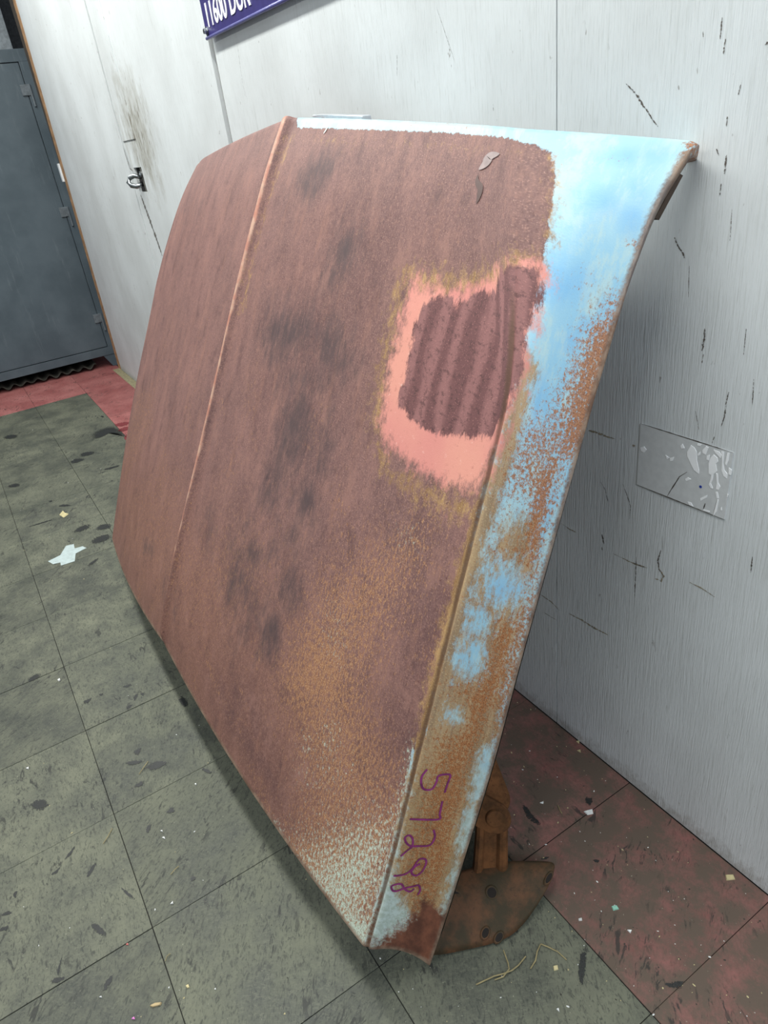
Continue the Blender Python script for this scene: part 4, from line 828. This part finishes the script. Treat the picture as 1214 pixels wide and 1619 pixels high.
# inner lip of the side edge and its rubber stop near the nose
bm = bmesh.new(); L_ = [np.array(hp(1.98, v, .012))-EX*.004 for v in np.linspace(.04, .985, 40)]
for d0, d1 in ((0, .016),):
    q0 = [bm.verts.new(p) for p in L_]; q1 = [bm.verts.new(p-EN*d1*.55-EX*.010) for p in L_]; q2 = [bm.verts.new(p-EN*d1-EX*.030) for p in L_]
    for k in range(len(L_)-1): bm.faces.new((q0[k], q0[k+1], q1[k+1], q1[k])); bm.faces.new((q1[k], q1[k+1], q2[k+1], q2[k]))
o = bm_obj('edge_lip', bm, plain('weathered_blue_lip', (120, 124, 112), .7, var=.4, sc=40), hood, True); o.location = hoff
bm = bmesh.new(); c0 = np.array(hp(1.97, .930, .018))-EX*.004; c1 = np.array(hp(1.97, .975, .018))-EX*.004
add_prism(bm, [tuple(c0-EX*.02), tuple(c1-EX*.02), tuple(c1), tuple(c0)], tuple(-EN*.008)); o = bm_obj('rubber_stop', bm, plain('brown_rubber', (74, 60, 50), .8), hood); o.location = hoff
# chrome catch plate behind the nose edge
bm = bmesh.new(); add_prism(bm, [(-1.430, -.092, 1.235), (-1.240, -.092, 1.235), (-1.240, -.092, 1.2508), (-1.372, -.092, 1.2615), (-1.405, -.092, 1.2640), (-1.430, -.092, 1.2660)], (0, .02, 0))
bmesh.ops.bevel(bm, geom=list(bm.edges), offset=.001, segments=1, affect='EDGES'); o = bm_obj('nose_catch', bm, plain('dull_chrome', (196, 200, 206), .35, .5, var=.06), hood); o.location = hoff; o['label'] = 'dull chrome catch plate'
bm = bmesh.new(); add_tube(bm, [(-1.386, -.094, 1.247), (-1.384, -.097, 1.257)], [.011, .006], 8); kn = bm_obj('catch_stud', bm, plain('rusty_stud', (120, 110, 104), .6), o)

# hinge left on the tail end: arm, link, pivot and foot bracket resting on the floor
M_HRUST = NT('orange_rust'); _o = M_HRUST.pos(); _a = M_HRUST.noise(_o, 26, 5, .65); _b = M_HRUST.noise(_o, 160, 4, .65)
_c = M_HRUST.mix(M_HRUST.ss(_a, .30, .70), lin((72, 50, 32)), lin((118, 78, 48))); _c = M_HRUST.mix(M_HRUST.math('MULTIPLY', M_HRUST.ss(_b, .55, .72), .7), _c, lin((70, 44, 30)))
M_HRUST.bump(_b, .5, .001); M_HRUST = M_HRUST.done(_c, .85, spec=.2)
M_HDARK = NT('dark_greasy_rust'); _o = M_HDARK.pos(); _a = M_HDARK.noise(_o, 22, 5, .65); _b = M_HDARK.noise(_o, 170, 4, .65)
_c = M_HDARK.mix(M_HDARK.ss(_a, .34, .66), lin((58, 50, 34)), lin((98, 66, 44))); _c = M_HDARK.mix(M_HDARK.math('MULTIPLY', M_HDARK.ss(_b, .55, .72), .6), _c, lin((56, 42, 32)))
M_HDARK.bump(_b, .5, .001); M_HDARK = M_HDARK.done(_c, .7, spec=.3)
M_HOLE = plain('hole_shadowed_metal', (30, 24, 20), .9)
V = Vector
hinge_p0, hinge_p1 = V((-.630, -.374, .030)), V((-.663, -.334, .150))
hu = (hinge_p1-hinge_p0).normalized(); hw = V((.47, .88, 0)); hw = (hw-hu*hw.dot(hu)).normalized(); hd = hw.cross(hu)
if hd.dot(CAM-hinge_p0) < 0: hd = -hd
# channel-shaped arm with rolled sides
bm = bmesh.new(); sec = [(-.031, -.012), (-.031, .004), (-.026, .009), (-.019, .008), (-.014, .001), (.008, .001), (.013, .008), (.019, .010), (.025, .008), (.029, .003), (.029, -.012), (.024, -.012), (.018, .002), (.008, -.004), (-.014, -.004), (-.024, .002), (-.026, -.012)]
rings = []
for u, wsc in ((0, 1.12), (.25, 1.0), (.6, .94), (.9, .90), (1.08, .80)):
    c = hinge_p0+(hinge_p1-hinge_p0)*u; rings.append([bm.verts.new(c+hw*(x*wsc)+hd*y) for x, y in sec])
for q, r in zip(rings, rings[1:]):
    for k in range(len(sec)): bm.faces.new((q[k], q[(k+1) % len(sec)], r[(k+1) % len(sec)], r[k]))
bm.faces.new(rings[0]); bm.faces.new(rings[-1][::-1])
arm = bm_obj('hinge_arm', bm, M_HRUST, hood); arm.location = hoff
def link_plate(name, c0, c1, r0, r1, n, th, mat):
    ax = (c1-c0).normalized(); sd = ax.cross(n).normalized(); pts = []
    for k in range(13): a = math.pi*(k/12-.5); pts.append(c1+ax*math.cos(a)*r1+sd*math.sin(a)*r1)
    for k in range(13): a = math.pi*(k/12+.5); pts.append(c0+ax*math.cos(a)*r0+sd*math.sin(a)*r0)
    bm = bmesh.new(); add_prism(bm, pts, n*th); bmesh.ops.bevel(bm, geom=[e for e in bm.edges if abs((e.verts[0].co-e.verts[1].co).normalized().dot(n)) < .5], offset=.0015, segments=1, affect='EDGES')
    o = bm_obj(name, bm, mat, hood); o.location = hoff; return o
lk = link_plate('hinge_link', V((-.735, -.395, .190)), hinge_p1+hd*.012, .030, .028, hd, .007, M_HRUST)
link_plate('hinge_link', V((-.735, -.322, .250)), V((-.680, -.325, .165)), .034, .034, hd, .007, M_HRUST)
bm = bmesh.new(); c = hinge_p1+hd*.018
add_tube(bm, [c, c+hd*.004, c+hd*.005], [.0165, .0155, .0130], 22); pv = bm_obj('pivot_rivet', bm, M_HRUST, hood, False); pv.location = hoff
# foot bracket: leaning plate with a turned-back upper flange and bolt holes
brk_pts = {(0, 0): (-.612, -.560, .004), (0, 1): (-.574, -.470, .003), (0, 2): (-.546, -.412, .003), (0, 3): (-.549, -.362, .007), (0, 4): (-.560, -.300, .036),
           (1, 0): (-.640, -.535, .040), (1, 1): (-.606, -.455, .036), (1, 2): (-.580, -.395, .030), (1, 3): (-.570, -.340, .030), (1, 4): (-.566, -.285, .046),
           (2, 0): (-.660, -.500, .062), (2, 1): (-.640, -.432, .058), (2, 2): (-.616, -.374, .052), (2, 3): (-.590, -.316, .050), (2, 4): (-.570, -.277, .053),
           (3, 0): (-.676, -.478, .056), (3, 1): (-.664, -.412, .054), (3, 2): (-.640, -.348, .051), (3, 3): (-.602, -.296, .050), (3, 4): (-.578, -.268, .051)}
vs = [brk_pts[(i, j)] for i in range(4) for j in range(5)]; fs = [(i*5+j, i*5+j+1, (i+1)*5+j+1, (i+1)*5+j) for i in range(3) for j in range(4)]
brk = mesh_obj('hinge_foot', vs, fs, M_HDARK, hood, True); brk.location = hoff
md = brk.modifiers.new('round', 'SUBSURF'); md.levels = 2; md.render_levels = 2; md = brk.modifiers.new('thickness', 'SOLIDIFY'); md.thickness = .005; md.offset = 0
fn = (V(brk_pts[(0, 2)])-V(brk_pts[(2, 1)])).cross(V(brk_pts[(1, 4)])-V(brk_pts[(1, 0)])).normalized()
if fn.dot(CAM-V(brk_pts[(1, 2)])) < 0: fn = -fn
fa = (V(brk_pts[(1, 3)])-V(brk_pts[(1, 0)])).normalized(); fb = fn.cross(fa)
for c, r, q, rot in ((V((-.606, -.392, .044)), .0085, 1.0, 0), (V((-.633, -.452, .047)), .013, 1.0, 0), (V((-.572, -.436, .016)), .0085, .65, .8), (V((-.556, -.420, .009)), .0085, .6, .6), (V((-.566, -.296, .046)), .010, .4, .7)):
    ring = lambda rad, lift: [c+fn*lift+(fa*math.cos(rot)+fb*math.sin(rot))*rad*math.cos(k*.3927)+(fb*math.cos(rot)-fa*math.sin(rot))*rad*q*math.sin(k*.3927) for k in range(16)]
    bm = bmesh.new(); R0, R1, R2 = [[bm.verts.new(p) for p in ring(*z)] for z in ((r*1.45, .001), (r*1.15, .0055), (r*.95, .0045))]
    for p_, q_ in ((R0, R1), (R1, R2)):
        for k in range(16): bm.faces.new((p_[k], p_[(k+1) % 16], q_[(k+1) % 16], q_[k]))
    bo = bm_obj('bolt_hole', bm, M_HDARK, brk, True)
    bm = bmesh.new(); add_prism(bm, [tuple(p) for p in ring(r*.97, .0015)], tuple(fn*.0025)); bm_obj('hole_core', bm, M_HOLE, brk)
tag(hood, 'big rusted car hood with blue paint and pink primer patch, leaning against the white wall', 'car hood')

# ------------------------------------------------------------------ litter on the floor
tp = tag(flat_decal('tape_scrap', TAPE, .0006, plain('pale_grey_tape', (176, 190, 190), .6, var=.06), None, .0004), 'torn pale grey tape scrap stuck on the grey floor tiles', 'tape')
CM = {'W': plain('white_paint_chip', (226, 228, 226), .7), 'C': plain('cream_wood_chip', (196, 184, 140), .8), 'G': plain('mint_chip', (150, 206, 186), .6), 'L': plain('dry_leaf', (176, 156, 118), .8), 'P': plain('pink_chip', (214, 122, 118), .7), 'K': plain('magenta_chip', (214, 128, 196), .7)}
NAME = {'W': ('paint_chip', 'paint chip'), 'C': ('wood_chip', 'wood chip'), 'G': ('paint_chip', 'paint chip'), 'L': ('dry_leaf', 'leaf'), 'P': ('paint_chip', 'paint chip'), 'K': ('paint_chip', 'paint chip')}
CHIP_LABELS = ['largest white paint chip, on the tile joint between the hinge and the wall', 'white paint chip on the red tile just right of the hinge foot', 'mint green paint chip on the dirty red tile by the wall',
    'white paint chip on the red tile just below the mint green chip', 'cream wood chip on the grey tile below the hinge foot', 'large cream chip on the red tile close to the foot of the wall',
    'white paint chip on the grey tile at the bottom edge, below the hinge', 'upper of two cream chips at the wall foot beside the hood edge', 'lower of two cream chips at the wall foot beside the hood edge',
    'white paint chip on the shaded tile just right of the hinge pivot', 'white paint chip left of the long tile joint, beside the lower hood bead end', 'white paint chip near the left picture edge, halfway down the grey floor',
    'white paint chip at the border of the hood shadow on the floor', 'cream wood chip just above the pale tape scrap', 'small dry leaf on the grey tile at the bottom left', 'lower of two white chips close together on a grey tile',
    'upper of two white chips close together on a grey tile', 'pink paint chip on a tile joint at the lower left', 'magenta paint chip at the bottom edge below the dry leaf', 'white paint chip just above the lower left tile crossing',
    'white paint chip nearest the bottom left corner', 'white paint chip to the right of the dry leaf', 'cream wood chip above and right of the dry leaf']
for (k, pts), l_ in zip(CHIP_BITS, CHIP_LABELS):
    cx = sum(p[0] for p in pts)/len(pts); cy = sum(p[1] for p in pts)/len(pts); n_, c_ = NAME[k]
    bm = bmesh.new(); lo = [bm.verts.new((x, y, .0006)) for x, y in pts]; hi = [bm.verts.new((cx+(x-cx)*.85, cy+(y-cy)*.85, .0022+random.uniform(0, .0012))) for x, y in pts]; n = len(pts)
    bm.faces.new(lo[::-1]); bm.faces.new(hi)
    for i in range(n): bm.faces.new((lo[i], lo[(i+1) % n], hi[(i+1) % n], hi[i]))
    tag(bm_obj(n_, bm, CM[k]), l_, c_, 'chips scattered on the floor')
STRAW_LABELS = ['longest dry straw, curving over the grey tile below the hinge foot', 'short bent straw crossing the longest straw below the hinge foot', 'thin straw standing off the right end of the longest straw', 'dry straw lying beside the red tile border at the hinge foot',
    'short straw bit on a grey tile left of the hood shadow', 'short straw bit beside the long tile joint, lower left', 'short straw bit on the tile right of the dark oval spot', 'short straw bit below the lower left tile crossing', 'short straw bit on the shaded tile beside the hinge']
M_STRAW = plain('dry_straw', (150, 138, 100), .8)
for i, pts in enumerate(TWIGS):
    bm = bmesh.new(); add_tube(bm, [(x, y, .0022+.002*math.sin(math.pi*q/(len(pts)-1))) for q, (x, y) in enumerate(pts)], .0011 if i < 4 else .0008, 6); s_ = bm_obj('straw', bm, M_STRAW)
    tag(s_, STRAW_LABELS[i], 'straw', 'straws on the floor')
# fine grit
vs, fs, ci = [], [], []
for i in range(900):
    if i < 420: x, y = -.15-random.random()**1.3*1.1, -random.random()*.62
    else: x, y = .1-random.random()**1.4*4.6, -.05-random.random()*1.35
    r = random.choice((.0005, .0007, .0009, .0014)); h = r*.8; a0 = random.uniform(0, 6.28); el = random.uniform(1, 2.2); b = len(vs); n = 5
    for k in range(n):
        a = k*2*math.pi/n; px, py = r*el*math.cos(a), r*math.sin(a); vs.append((x+px*math.cos(a0)-py*math.sin(a0), y+px*math.sin(a0)+py*math.cos(a0), .0004))
    vs.append((x, y, .0004+h)); fs += [(b+k, b+(k+1) % n, b+n) for k in range(n)]; ci += [random.choice((0, 0, 1, 1, 2, 2))]*n
gr = mesh_obj('floor_grit', vs, fs, CM['W']); gr.data.materials.append(CM['C']); gr.data.materials.append(plain('dark_grit', (60, 58, 54), .9)); gr.data.polygons.foreach_set('material_index', ci)
tag(gr, 'fine pale and dark grit scattered over the floor tiles', 'grit', kind='stuff')
